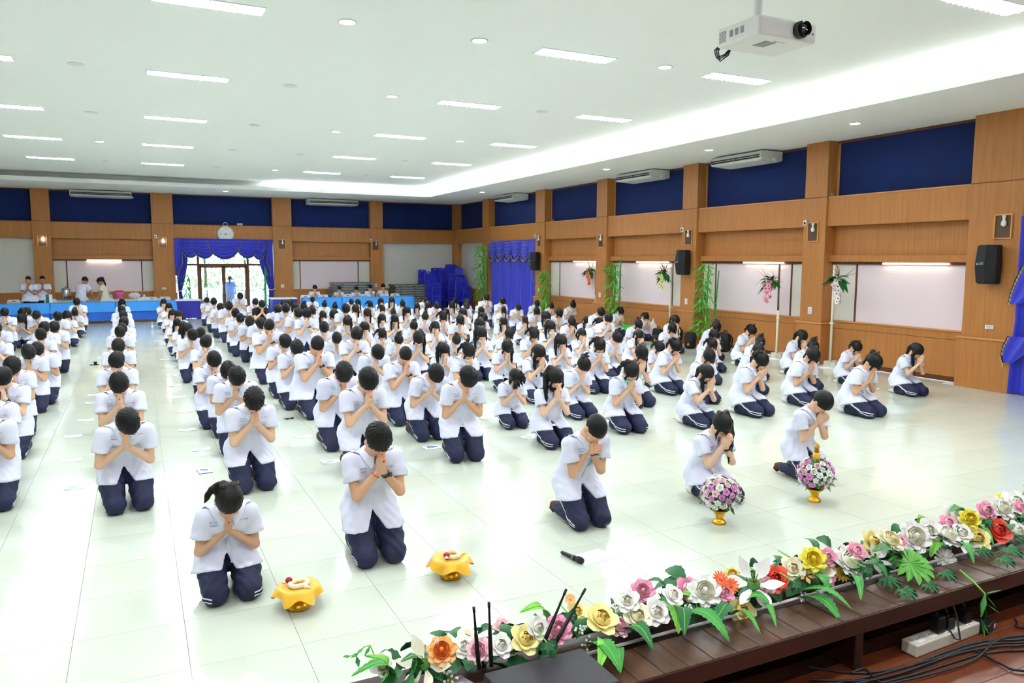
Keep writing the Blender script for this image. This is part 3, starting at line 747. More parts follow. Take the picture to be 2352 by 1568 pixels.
    c[tips, :3] = np.array(srgb(min(255, tone[0] + 10), tone[1] - 8, tone[2] - 6))[:3]
    at = me.color_attributes.new('Col', 'FLOAT_COLOR', 'POINT'); at.data.foreach_set('color', c.ravel())
    parts.append(('person', me, M_skin))
    smx = sgz - .1
    V, Q = surf(shirt, (-.45 * wide, -.55, hemz - .05), (.45 * wide, .45, smx), .0125 * res); parts.append(('shirt', mk(V, Q, True), M_shirt))
    if detail:
        V, Q = surf(collar, Nk - A32(.17, .2, .14), Nk + A32(.17, .2, .14), .0085 * res); parts.append(('collar', mk(V, Q, True), M_shirt))
    V, Q = surf(trousers, (-.36 * wide, -.75 if legs == 'chair' else -.5, -.02), (.36 * wide, .45, float(Wa[2]) + .12), .0135 * res); parts.append(('trousers', mk(V, Q, True), M_trouser))
    V, Q = surf(hairf, Hd - A32(.26, .32, .46), Hd + A32(.26, .32, .26), .0085 * res); parts.append(('hair', mk(V, Q, True), M_hairb if browny else M_hair))
    if legs == 'kneel':
        for s, i in ((-1, 0), (1, 1)):
            vs, fs = [], []; n = 0
            for off in (-.0095, .0095):
                pts = [hip[i] + A32(s * .13, .02 + off, -.02), hip[i] * .5 + Kn[i] * .5 + A32(s * .13, off * .5, off), Kn[i] + A32(s * .1, .05, off * 1.2 - .002), Kn[i] + A32(s * .09, -.0, off * 1.4 - .005), Kn[i] + A32(s * .03, -.1, off * 1.5 - .02)]
                if boy: pts = pts[:-1] + [Kn[i] + A32(s * .1, -.06, off - .03)]
                v, f = ribbon(trousers, pts, .0105, .0025); vs.append(v); fs.append(f + n); n += len(v)
            parts.append(('side_stripe', mk(np.concatenate(vs), np.concatenate(fs), True), M_stripe))
        if socks:
            for i, s in enumerate((-1, 1)):
                mb = MB(); a = An[i]
                if boy:  # toes tucked under, heel up
                    pts = [a + A32(0, -.05, -.005), a + A32(0, .03, .01), a + A32(0, .085, .0), a + A32(0, .10, -.035), a + A32(0, .075, -.062)]; rs = [.044, .047, .04, .036, .02]
                else: pts = [a + A32(0, -.06, .0), a + A32(0, .02, -.008), a + A32(-s * .012, .10, -.018), a + A32(-s * .02, .165, -.026)]; rs = [.04, .042, .036, .022]
                pts = [A32(q_[0], q_[1], max(q_[2], r_ + .002)) for q_, r_ in zip(pts, rs)]
                mb.tube(pts, rs, 12); parts.append(('sock', mb.mesh(), M_brown if boy else M_sock))
    if hair in ('tail', 'bun'):
        mb = MB(); e1 = nrm(Rh[:, 0]); e2 = nrm(Rh[:, 1] * .5 + Rh[:, 2]); c0 = HL(0, .105, .095)
        for s in (-1, 1):
            loop = [c0, c0 + e1 * s * .03 + e2 * .025, c0 + e1 * s * .062 + e2 * .026, c0 + e1 * s * .066 + e2 * .004, c0 + e1 * s * .03 + e2 * .002, c0]
            V2, F2 = sweep_grid(lambda i_, j_: loop[i_] + nrm(np.cross(e1, e2)) * (.012 if j_ else -.012), 6, 2)
            mb.add(V2, F2, True)
            t2 = [c0, c0 + e1 * s * .025 - e2 * .02, c0 + e1 * s * .04 - e2 * .05]
            V2, F2 = sweep_grid(lambda i_, j_: t2[i_] + nrm(np.cross(e1, e2)) * (.009 if j_ else -.009), 3, 2); mb.add(V2, F2, True)
        mb.tube([c0 - e1 * .012, c0 + e1 * .012], .014, 8)
        parts.append(('hair_bow', mb.mesh(), M_bow))
    if clip:
        mb = MB(); mb.tube([HL(.035, -.03, .125), HL(.05, -.06, .10)], .007, 6); parts.append(('hair_clip', mb.mesh(), M_maskw))
    if mask:
        def maskf(p):
            q = ((p - Hd) @ Rh) / hs
            d = np.abs(headf(p) / hs - .009) - .0045
            lim = np.maximum(np.maximum(q[:, 2] + .012 + q[:, 0] ** 2 * 2, -.112 - q[:, 2]), np.maximum(q[:, 1] + .028, np.abs(q[:, 0]) - .072))
            return smax(d, lim, .006) * hs
        V, Q = surf(maskf, Hd - A32(.16, .2, .2), Hd + A32(.16, .2, .2), .006); parts.append(('face_mask', mk(V, Q, True), mask))
    if detail and legs == 'kneel':
        # placket with buttons, chest emblem and name
        f0 = Nk + A32(0, -.12, -.12); f1 = A32(0, float(Wa[1]) - .25, apex + .005)
        V, Q = ribbon(shirt, [f0, (f0 + f1) / 2 + A32(0, -.06, 0), f1], .03, .0025, 24); parts.append(('placket', mk(V, Q, True), M_shirt))
        mb = MB(); pc = settle(shirt, np.array([f0 + (f1 - f0) * t for t in (.15, .4, .65, .9)]), .004); nn = grad(shirt, pc)
        for a, b in zip(pc, nn): mb.tube([a, a + b * .003], .0055, 8)
        parts.append(('button', mb.mesh(), M_button))
        mb = MB()
        for txt, sz, x0, dz in (EMB[0], EMB[1], EMB[2]):
            tv, tf = txt
            if not len(tv): continue
            pz = Ch + A32(x0, -.25, dz)
            P3 = np.stack([pz[0] + tv[:, 0] * sz, np.full(len(tv), float(Ch[1]) - .17), pz[2] + tv[:, 1] * sz], 1).astype(np.float32)
            for _ in range(14): P3[:, 1] += np.clip(shirt(P3) - .003, -.05, .05) * .9
            mb.add(P3, tf)
        parts.append(('chest_print', mb.mesh(), M_print))
    if watch:
        S_, E, W = arm[1]; ax = nrm(W - E); mb = MB(); c0 = W - ax * .035; mb.tube([c0 - ax * .012, c0 + ax * .012], .033, 14, caps=False); mb.tube([c0 + A32(.02, -.02, .0), c0 + A32(.032, -.034, .0)], .018, 12)
        parts.append(('wristwatch', mb.mesh(), M_watch))
    if cord:
        S_, E, W = arm[0]; ax = nrm(W - E); mb = MB(); c0 = W - ax * .03; e = nrm(np.cross(ax, X)); e2 = np.cross(ax, e)
        mb.tube([c0 + (e * math.cos(k) + e2 * math.sin(k)) * .0315 for k in np.linspace(0, 2 * math.pi, 15)], .003, 6); parts.append(('wrist_cord', mb.mesh(), M_redcord))
    return parts, Hd
# print on the shirts (school initials, number and name), made once
_e1 = textmesh('ป.ว.ด.', 1); _e2 = textmesh('๑๕๕๗๑', 1); _e3 = textmesh('ธนา  ทองดี', 1)
EMB = [(_e1, .025, -.098, .030), (_e2, .018, -.098, .009), (_e3, .014, .10, .030)]
PROTO = {}
def proto(name, **k):
    if name not in PROTO: PROTO[name] = person_parts(**k)
    return PROTO[name]
def place_person(name, parts, loc, rz=0, scale=1., label='', group=None, cat='person'):
    o = link('person', parts[0][1], parts[0][2], loc=loc, rot=(0, 0, rz), scale=scale)
    tag(o, label, cat, group)
    for n, me, m in parts[1:]: link(n, me, m, o)
    return o

# ---------------------------------------------------------------- things on the walls
M_ac = mat('air_conditioner_white', (226, 228, 220), .45)
M_dark = mat('dark_grille', (26, 29, 31), .5)
def aircon(c, rz, label, L=1.55):
    t = thing('air_conditioner', label, 'air conditioner', (c[0], c[1], c[2] - .03), rz, 'ceiling-hung air conditioners')
    for sx in (-1, 1): MB().bbox(sx * L * .4 - .02, sx * L * .4 + .02, -.1, .2, -.005, .03, .003).build('hanger', M_ac, t)
    # local: front faces -Y, back towards +Y, length along X, top at z=0
    MB().prism([(.34, 0), (-.30, 0), (-.36, -.10), (-.36, -.15), (-.30, -.205), (.30, -.235), (.34, -.2)], 'x', -L / 2, L / 2).build('casing', M_ac, t)
    g = MB().box(-L / 2 + .03, L / 2 - .03, -.374, -.35, -.165, -.085).build('front_grille', M_dark, t)
    for k in range(2): MB().bbox(-L / 2 + .05 + k * (L / 2), k * (L / 2) - .02, -.378, -.36, -.128, -.119, .002).build('louver', M_ac, g)
    MB().bbox(-.006, .006, -.379, -.36, -.15, -.096, .002).build('divider', M_white, g)
    MB().prism([(-.28, -.208), (.28, -.236), (.28, -.243), (-.28, -.215)], 'x', -L / 2 + .12, L / 2 - .12).build('return_panel', M_white, t)
    MB().tube([(L / 2 - .02, .05, -.19), (L / 2 + .06, .05, -.19)], .035, 10).build('drain_pipe', M_white, t)
for n, (u0, v0, u1, v1) in enumerate([(1613, 370, 1800, 350), (1397, 405, 1540, 392), (1121, 450, 1213, 445)]):
    a, b = onx(u0, v0, 13.45), onx(u1, v1, 13.45); yc = (a[1] + b[1]) / 2
    aircon((13.62, yc, ZS), -math.pi / 2, f'white ceiling air conditioner along the right wall, {ordn(n + 1)} from the stage', min(1.75, abs(a[1] - b[1]) * .93))
aircon((-1.08, 33.85, ZS), 0, 'white ceiling air conditioner on the far wall, left of the clock', 2.1)
aircon((7.85, 33.85, ZS), 0, 'white ceiling air conditioner on the far wall, right of the clock', 2.15)
M_niche = mat('niche_frame', (206, 150, 70), .4); M_nback = mat('niche_back', (96, 70, 56), .25)
M_bulb = mat('white_bulb', (240, 240, 236), .3); M_bulbon = mat('lit_bulb', (255, 255, 255), .3, emit=((255, 250, 240), 14))
def niche(c, rz, on, label):
    t = thing('wall_lamp', label, 'lamp', c, rz, 'bulb lamps in framed boxes on the columns')
    MB().bbox(-.16, -.135, -.03, 0, -.22, .22, .003).bbox(.135, .16, -.03, 0, -.22, .22, .003).bbox(-.135, .135, -.03, 0, .195, .22, .003).bbox(-.135, .135, -.03, 0, -.22, -.195, .003).build('frame', M_niche, t)
    MB().box(-.135, .135, -.008, -.004, -.195, .195).build('back', M_nback, t)
    MB().lathe([(.03, .195), (.028, .14), (.018, .135)], 12, (0.03, -.05, 0)).build('socket', M_white, t)
    MB().lathe([(.016, .135), (.034, .09), (.045, .055), (.04, .02), (.02, .0), (.003, -.004)], 14, (0.03, -.05, 0)).build('bulb', M_bulbon if on else M_bulb, t)
colname = {8.45: 'nearest the stage', 12.47: 'second from the stage', 16.80: 'third from the stage', 21.22: 'fourth from the stage', 25.46: 'beside the corner curtain'}
for y, (u, v) in {8.45: (2305, 520), 12.47: (1868, 533), 16.80: (1582, 545), 21.22: (1381, 553), 25.46: (1239, 553)}.items():
    p = onx(u, v, CXF); niche((CXF, p[1], p[2]), -math.pi / 2, False, f'unlit bulb in wooden frame on right wall column {colname[y]}')
for u, v, on, lb in ((97, 553, True, 'lit bulb box on the far column left of the pink board'), (373, 557, True, 'bright lit bulb box on the column left of the garden door'), (647, 561, False, 'unlit bulb box on the column right of the garden door'), (862, 564, False, 'unlit bulb box on the far column above the platform stacks')):
    p = ony(u, v, CYF); niche((p[0], CYF, p[2]), 0, on, lb)
def sensor(c, rz, label):
    t = thing('motion_sensor', label, 'sensor', c, rz, 'small white wall sensors')
    MB().bbox(-.05, .05, -.05, 0, -.06, .06, .008).build('body', M_white, t); MB().bbox(-.025, .025, -.054, -.04, -.035, .02, .004).build('window', M_dark, t)
    MB().tube([(.0, -.02, .06), (-.02, -.02, .1), (-.07, -.02, .105)], .006, 6).build('wire', M_white, t)
for u, v, n in ((1852, 512, 'second'), (1569, 527, 'third'), (1230, 543, 'fifth')):
    p = onx(u, v, CXF); sensor((CXF, p[1], p[2]), -math.pi / 2, f'small white sensor beside the bulb box on the {n} right column')
for u, v, n in ((357, 543, 'left of the garden door'), (851, 552, 'above the platform stacks')):
    p = ony(u, v, CYF); sensor((p[0], CYF, p[2]), 0, f'small white sensor on the far column {n}')
M_spk = mat('speaker_black', (22, 24, 27), .6, bump=.3, bscale=300)
M_logo = mat('pale_logo', (190, 205, 220), .4)
_bv, _bf = textmesh('BOSE', .05)
def speaker(c, rz, label, s=1.):
    t = thing('wall_speaker', label, 'speaker', c, rz, 'black wall speakers')
    mb = MB()
    P = lambda z, w, d: [(-w, 0, z), (-w * .95, -d, z), (w * .2, -d - .03, z), (w, -d * .72, z), (w * .9, 0, z)]
    R_ = [P(-.30, .12, .19), P(-.27, .135, .22), P(0, .15, .25), P(.29, .135, .22), P(.31, .12, .2)]
    V = [q for r in R_ for q in r]; Fs = [(i * 5 + k, i * 5 + (k + 1) % 5, (i + 1) * 5 + (k + 1) % 5, (i + 1) * 5 + k) for i in range(4) for k in range(5)] + [(4, 3, 2, 1, 0), (20, 21, 22, 23, 24)]
    mb.add(V, Fs); mb.build('cabinet', M_spk, t)
    MB().add([(v[0] - .05, -.2755 - .0 * v[0], v[1] + .0 + v[0] * .12) for v in _bv], _bf).build('badge', M_logo, t)
    MB().bbox(-.05, .05, -.05, .06, .05, .2, .004).build('bracket', M_black, t)
    t.scale = (s, s, s)
for (u, v), n in (((2277, 608), 'on the wide column beside the blue curtain'), ((1573, 603), 'on the column left of the third pink board'), ((1232, 600), 'beside the closed blue curtain')):
    p = onx(u, v, CXF - .12); speaker((CXF - .06, p[1], p[2]), -math.pi / 2, f'black wall speaker {n}', 1.12)
def plate(c, rz, w, h, label, n=2):
    t = thing('switch_plate', label, 'switch', c, rz, 'white switch plates')
    MB().bbox(-w / 2, w / 2, -.02, 0, -h / 2, h / 2, .006).build('plate', M_white, t)
    for k in range(n): MB().bbox(-w * .3, w * .3, -.026, -.015, -h * .38 + k * h * .4, -h * .04 + k * h * .4, .004).build('rocker', M_button, t)
for u, v, w, h, lb in ((2273, 751, .15, .075, 'white horizontal socket plate under the nearest wall speaker'), (1861, 713, .11, .16, 'white double switch on the second right column'), (1577, 692, .11, .16, 'white double switch on the third right column'), (1378, 677, .11, .16, 'white double switch on the fourth right column'), (1238, 667, .11, .16, 'white double switch beside the closed blue curtain')):
    p = onx(u, v, CXF); plate((CXF, p[1], p[2]), -math.pi / 2, w, h, lb)
for u, v, w, h, lb in ((377, 662, .16, .08, 'white socket plate on the column left of the garden door'), (649, 657, .14, .14, 'white square switch on the column right of the garden door'), (863, 655, .12, .15, 'white switch on the far column behind the seated boys')):
    p = ony(u, v, CYF); plate((p[0], CYF, p[2]), 0, w, h, lb)
# little things left on top of the beam
for u, v, n in ((1268, 505, 'right'), (1908, 446, 'second right')):
    p = onx(u, v, 13.80); t = thing('junction_box', f'small grey box on the beam ledge at the {n} column', 'box', (13.84, p[1], 3.717), -math.pi / 2); MB().bbox(-.05, .05, -.035, .035, 0, .06, .01).build('case', mat('grey_plastic', (150, 156, 160), .5), t); MB().tube([(0, 0, .06), (0, 0, .068)], .02, 10).build('lid', M_white, t)
p = ony(551, 516, 34.1); t = thing('junction_box', 'pale box on the beam ledge right of the clock', 'box', (p[0], 34.13, 3.717)); MB().bbox(-.11, .11, -.04, .04, 0, .075, .01).build('case', M_ac, t); MB().bbox(-.1, .1, -.042, -.038, .02, .028, .001).build('seam', M_dark, t)
# board lights under the shelf
for n, (u0, u1) in enumerate(((2025, 2180), (1705, 1800), (1460, 1535), (1315, 1368))):
    ya, yb = Yw(u1, 600, 13.9), Yw(u0, 600, 13.9)
    t = thing('board_light', f'glowing warm strip light above the {ordn(n + 1)} pink board from the stage', 'light', (13.93, (ya + yb) / 2, 2.262), -math.pi / 2, 'strip lights above the pink boards'); L = (yb - ya) / 2
    MB().bbox(-L, L, -.02, .02, .005, .026, .004).build('batten', M_white, t); MB().tube([(-L + .02, -.012, -.008), (L - .02, -.012, -.008)], .014, 10).build('tube', M_warm, t)
t = thing('board_light', 'glowing warm strip light above the pink board on the far wall', 'light', (-1.1, YP - .07, 2.245)); MB().bbox(-.62, .62, -.02, .02, .005, .026, .004).build('batten', M_white, t); MB().tube([(-.6, -.012, -.008), (.6, -.012, -.008)], .014, 10).build('tube', M_warm, t)
# clock
M_face = mat('clock_face', (240, 240, 232), .5); M_rim = mat('pale_clock_rim', (222, 224, 214), .35); M_ink = mat('clock_ink', (30, 34, 48), .6)
t = thing('wall_clock', 'round white pocket-watch style wall clock above the garden door', 'clock', (3.42, YF - .27, 3.34))
rim = MB(); rim.lathe([(.315, 0), (.325, .03), (.31, .055), (.285, .05), (.28, .03)], 40, caps=False); rim = rim.build('rim', M_rim, t, rot=(math.pi / 2, 0, 0))
MB().lathe([(.285, .03), (0, .03)], 40, caps=False).build('face', M_face, t, rot=(math.pi / 2, 0, 0))
MB().tube([(.09 * math.cos(a), -.03, .39 + .075 * math.sin(a)) for a in np.linspace(-.6, math.pi + .6, 14)], .012, 8).build('hanger_ring', M_rim, t)
MB().tube([(0, -.03, .31), (0, -.03, .35)], .03, 10).build('crown', M_rim, t)
for txt, x, z in (('12', 0, .185), ('3', .2, -.03), ('6', 0, -.245), ('9', -.2, -.03)):
    v, f = textmesh(txt, .09); MB().add([(x + q[0], -.033, z + q[1]) for q in v], f).build('numeral', M_ink, t)
for a, L, w in ((math.radians(118), .12, .011), (math.radians(-120), .11, .012)):
    d = Vector((math.sin(a), 0, math.cos(a))); s_ = Vector((d.z, 0, -d.x)); MB().add([Vector((0, -.036, 0)) + d * L, Vector((0, -.036, 0)) + s_ * w, Vector((0, -.036, 0)) - d * .03, Vector((0, -.036, 0)) - s_ * w], [(0, 1, 2, 3)]).build('hand', M_ink, t)
# ---------------------------------------------------------------- curtains
M_curt = mat('royal_blue_curtain', (40, 48, 190), .45, spec=.5, sheen=.3)
M_swag = mat('royal_blue_swag', (44, 50, 196), .38, spec=.6, sheen=.3)
M_fring = mat('gold_fringe', (196, 172, 92), .5); M_fringd = mat('dark_fringe', (24, 24, 60), .6)
def drape(rows, y0, folds, amp, to, seg=90):
    """rows: (z, x0, x1); returns a pleated sheet"""
    n = len(rows)
    def f(i, j):
        z, a, b = rows[i]; u = j / (seg - 1); w = max(.15, (b - a) / max(r[2] - r[1] for r in rows))
        ph = 2 * math.pi * folds * u + .5 * math.sin(7 * u + i * .12)
        return to(a + (b - a) * u, y0 + amp * (.4 + .6 * w) * math.sin(ph) + amp * .3 * math.sin(2.3 * ph + i * .2), z)
    return sweep_grid(f, n, seg)
def swag(xa, xb, zt, zb, y0, to, lean=0., n=40, m=20):
    """one draped festoon between two points, folds sagging in the middle"""
    def f(i, j):
        u = j / (m - 1) * 2 - 1; t = i / (n - 1)
        w = (xb - xa) / 2 * (1 - .18 * t); sag = (1 - abs(u) ** 2.2)
        z = zt - t * (zt - zb) * (.55 + .45 * sag)
        y = y0 - .05 * sag - .035 * t * sag + .042 * math.sin(t * math.pi * 11) * (.3 + .7 * sag) - .03
        return to((xa + xb) / 2 + u * w + lean * t, y, z)
    return sweep_grid(f, n, m)
def fringe(pts, parent):
    mb = MB(); mb.tube(pts, .014, 6); mb.build('fringe_cord', M_fringd, parent)
    mb = MB(); L = 0; acc = 0
    for a, b in zip(pts[:-1], pts[1:]):
        a, b = Vector(a), Vector(b); d = (b - a).length; s = (.07 - acc) % .07
        while s < d:
            p = a + (b - a) * s / d; mb.lathe([(.004, -.005), (.016, -.03), (.012, -.05), (.02, -.075)], 6, (p.x, p.y, p.z)); s += .07
        acc = (acc + d) % .07
    mb.build('fringe_tassels', M_fring, parent)['kind'] = 'stuff'
idt = lambda x, y, z: (x, y, z)
XBp = lambda xb, yb, Y=33.90: ony(380 + xb / 4.6125, 420 + yb / 4.6125, Y)
def grid_obj(name, VF, m, parent):
    o = MB().add(*VF, True).build(name, m, parent); return o
val = thing('curtain_valance', 'royal blue swagged valance with gold fringe over the garden door', 'curtain', (0, 0, 0))
yv = 33.92
xs = lambda b: float(XBp(b, 650)[0])
for k, (a, b, zb, yy) in enumerate(((150, 370, 2.36, 0), (1065, 895, 2.30, 0), (270, 545, 2.33, -.035), (990, 735, 2.35, -.035), (440, 800, 2.31, -.075))):
    x0, x1 = sorted((xs(a), xs(b)))
    s_ = grid_obj('swag', swag(x0, x1, 3.09, zb, yv + yy, idt), M_swag, val)
    for sg, xx in ((-1, x0), (1, x1)):
        w = (x1 - x0) / 2; c = (x0 + x1) / 2
        fringe([(c + sg * w * (1 - .18 * t) , yv + yy - .045, 3.09 - t * (3.09 - zb) * .55) for t in np.linspace(0, 1, 8)], s_)
    fringe([(c + u * w * .82, yv + yy - .05 - .10 * (1 - abs(u) ** 2.2), 3.09 - (3.09 - zb) * (.55 + .45 * (1 - abs(u) ** 2.2)) - .01) for u in np.linspace(-1, 1, 18)], s_)
for (x0, x1), sd in (((xs(92), xs(172)), -1), ((xs(1068), xs(1132)), 1)):
    rows = [(3.1, x0, x1), (2.6, x0, x1), (2.2, x0, x1), (1.9, x0 if sd < 0 else x0 + .12, x1 - .14 if sd < 0 else x1), (1.62, x0 if sd < 0 else x1 - .12, x0 + .1 if sd < 0 else x1)]
    j = grid_obj('jabot', drape(rows, yv - .09, 3, .025, idt, 30), M_swag, val)
    fringe([((r[2] if sd < 0 else r[1]), yv - .10, r[0]) for r in rows[1:]], j)
MB().tube([(1.42, yv + .03, 3.1), (5.34, yv + .03, 3.1)], .03, 8).build('rail', M_curt, val)
def side_curtain(pts, label):
    t = thing('curtain', label, 'curtain')
    rows = [(z, float(XBp(a, 650, 34.0)[0]), float(XBp(b, 650, 34.0)[0])) for z, a, b in pts]
    zs = [r[0] for r in rows]; fine = [(z, float(np.interp(-z, [-q for q in zs], [r[1] for r in rows])), float(np.interp(-z, [-q for q in zs], [r[2] for r in rows]))) for z in np.linspace(zs[0], zs[-1], 26)]
    grid_obj('cloth', drape(fine, 34.02, 6, .035, idt, 60), M_curt, t)
    z, a, b = min(fine, key=lambda r: r[2] - r[1])
    MB().tube([(a - .03, 33.97, z + .03), ((a + b) / 2, 33.93, z - .02), (b + .03, 33.97, z + .05)], .02, 8).build('tieback', mat('cream_tieback', (214, 212, 190), .5), t)
side_curtain([(3.05, 95, 300), (2.35, 100, 232), (2.0, 105, 222), (1.6, 108, 200), (1.2, 112, 172), (.98, 118, 152), (.8, 120, 160), (.45, 122, 178), (.03, 118, 190)], 'royal blue tied-back curtain on the left side of the garden door')
side_curtain([(3.05, 930, 1135), (2.35, 985, 1135), (2.0, 1000, 1136), (1.6, 1030, 1138), (1.2, 1065, 1140), (.98, 1085, 1140), (.8, 1082, 1142), (.45, 1075, 1142), (.03, 1072, 1144)], 'royal blue tied-back curtain on the right side of the garden door')
# closed curtain on the right wall near the far corner
tor = lambda x, y, z: (13.80 + y, x, z)
Y0, Y1 = 25.84, 30.10
t = thing('curtain', 'closed royal blue curtain with swagged top on the right wall near the corner', 'curtain')
grid_obj('cloth', drape([(z, Y0, Y1) for z in np.linspace(3.05, .03, 12)], .03, 15, .05, tor, 220), M_curt, t)
for k in range(5):
    w = (Y1 - Y0 - .5) / 5; a = Y0 + .45 + k * w
    s_ = grid_obj('swag', swag(a - .14, a + w + .14, 3.09, 2.38 if k % 2 else 2.33, -.03 - .03 * (k % 2), tor), M_swag, t)
    c = a + w / 2; hw = w / 2 + .14
    fringe([tor(c + u * hw * .82, -.09 - .03 * (k % 2) - .10 * (1 - abs(u) ** 2.2), 3.09 - .76 * (.55 + .45 * (1 - abs(u) ** 2.2)) - .01) for u in np.linspace(-1, 1, 16)], s_)
    fringe([tor(c - hw * (1 - .18 * q), -.085, 3.09 - .42 * q) for q in np.linspace(0, 1, 7)], s_)
rows = [(3.1, Y0 - .02, Y0 + .5), (2.6, Y0 - .02, Y0 + .48), (2.2, Y0 - .02, Y0 + .38), (1.9, Y0 - .02, Y0 + .2), (1.55, Y0 - .02, Y0 + .06)]
j = grid_obj('jabot', drape(rows, -.11, 3, .03, tor, 30), M_swag, t); fringe([tor(r[2], -.13, r[0]) for r in rows[1:]], j)
# curtain at the right edge, beside the stage
t = thing('curtain', 'long royal blue curtain at the right edge beside the stage', 'curtain')
rows = [(3.08, 6.3, 7.99), (2.6, 6.3, 7.99), (2.1, 6.3, 7.99), (1.75, 6.4, 7.97), (1.5, 6.5, 7.98), (1.3, 6.4, 7.98), (1.1, 6.3, 8.0), (.6, 6.3, 8.02), (.02, 6.3, 8.04)]
grid_obj('cloth', drape(rows, -.13, 7, .06, tor, 90), M_curt, t)
rows = [(2.3, 7.2, 7.80), (2.0, 7.4, 7.93), (1.75, 7.6, 8.0), (1.58, 7.85, 8.02)]
j = grid_obj('jabot', drape(rows, -.24, 2, .03, tor, 20), M_swag, t); fringe([tor(r[2], -.25, r[0]) for r in rows], j)
rows = [(1.02, 7.5, 7.98), (.85, 7.6, 8.05), (.68, 7.75, 8.08), (.55, 7.9, 8.04)]
j = grid_obj('tieback', drape(rows, -.25, 2, .03, tor, 20), M_swag, t); fringe([tor(r[2], -.26, r[0]) for r in rows], j)
# ---------------------------------------------------------------- plants
M_bleaf = mat('bamboo_leaf', (82, 168, 52), .45, var=.35, vscale=3); M_bleafd = mat('dark_leaf', (40, 112, 52), .45, var=.3, vscale=3); M_culm = mat('bamboo_culm', (52, 170, 84), .4); M_culmd = mat('dry_stem', (104, 86, 62), .7)
M_wpole = mat('cream_pole', (228, 226, 204), .45)
def leaf(mb, p, d, L, w, droop=.3, r=rnd):
    d = Vector(d).normalized(); s = d.cross(Vector((r.uniform(-.4, .4), r.uniform(-.4, .4), 1))).normalized()
    p = Vector(p); q = p + d * L * .5 + Vector((0, 0, -droop * L * .15)); e = p + d * L + Vector((0, 0, -droop * L * .6)); n = d.cross(s) * w * .15
    mb.add([p, q + s * w / 2 + n, e, q - s * w / 2 + n, q], [(0, 1, 4), (1, 2, 4), (2, 3, 4), (3, 0, 4)], True)
def bamboo(x, y, h, label, culms, z_lo=.35, n=420, spread=.27, dirx=-.6):
    t = thing('bamboo_plant', label, 'plant', (x, y, 0), group='artificial bamboo plants')
    r = random.Random(int(x * 100 + y * 10))
    for dx, dy, hh, lx in culms:
        pts = [(dx + lx * q / 8, dy, hh * q / 8) for q in range(9)]; MB().tube(pts, .02, 8).build('culm', M_culm, t)
    mb = MB(); tw = MB()
    for k in range(n):
        z = r.uniform(z_lo, h * .98); a = r.uniform(0, 2 * math.pi); rr = spread * r.uniform(.1, 1) * (.65 + .5 * math.sin(z * 5 + x) ** 2)
        px, py = -.1 + math.cos(a) * rr * .7, math.sin(a) * rr * 1.0
        leaf(mb, (px, py, z), (math.cos(a) * .5 - .2, math.sin(a) * .7, r.uniform(-.7, .45)), r.uniform(.14, .26), r.uniform(.032, .052), .6, r)
    for k in range(14):
        z = z_lo + (h - z_lo) * k / 14; a = r.uniform(0, 6.28); tw.tube([(-.02, 0, z), (math.cos(a) * .12 - .08, math.sin(a) * .15, z + .08)], .004, 5)
    tw.build('twigs', M_culm, t)['kind'] = 'stuff'; mb.build('foliage', M_bleaf, t)['kind'] = 'stuff'
bamboo(13.46, float(onx(1622, 680, 13.46)[1]), 2.3, 'tall artificial bamboo in front of the third right column', [(.05, .05, 2.2, .05), (.12, -.18, 2.05, .12)])
bamboo(13.46, float(onx(1412, 650, 13.46)[1]), 2.3, 'tall artificial bamboo in front of the fourth right column', [(.08, .1, 2.1, 0), (.12, -.05, 2.35, .05)])
bamboo(13.46, float(onx(1256, 640, 13.46)[1]), 1.95, 'artificial bamboo in front of the column beside the closed curtain', [(.06, .0, 1.95, 0)], n=360)
bamboo(13.42, 30.2, 3.0, 'tall artificial bamboo in the far right corner beside the closed curtain', [(.05, -.15, 3.05, 0), (.06, -.3, 2.9, 0)], .5, 520, .3)
bamboo(1.95, 33.75, 1.75, 'artificial bamboo on the left inside the garden door', [(.0, .05, 1.5, 0)], .3, 120, .2)
bamboo(4.98, 33.7, 1.9, 'artificial bamboo on the right inside the garden door', [(-.05, .05, 2.0, 0), (-.1, 0, 1.6, 0)], .3, 90, .18)
M_olp = mat('pink_orchid', (244, 168, 184), .5); M_olw = mat('white_orchid', (250, 240, 240), .5); M_olo = mat('orange_orchid', (250, 120, 50), .5); M_oly = mat('pale_yellow_orchid', (226, 232, 150), .5); M_oc = mat('orchid_lip', (170, 30, 80), .5)
M_stone = mat('plaster_block', (200, 196, 182), .8)
def blossom(s, r):
    """five-petalled orchid flower facing -X"""
    mb = MB()
    for k in range(5):
        a = k * 2 * math.pi / 5 + .3; w = .55 if k % 2 else .4
        d = Vector((-.25, math.cos(a), math.sin(a))); e = Vector((0, -math.sin(a), math.cos(a)))
        c = Vector((0, 0, 0)); mb.add([c, c + d * s * .55 + e * s * w, c + d * s + Vector((s * .1, 0, 0)), c + d * s * .55 - e * s * w, c + d * s * .55 - Vector((s * .12, 0, 0))], [(0, 1, 4), (1, 2, 4), (2, 3, 4), (3, 0, 4)], True)
    return mb.mesh()
bl_me = {}
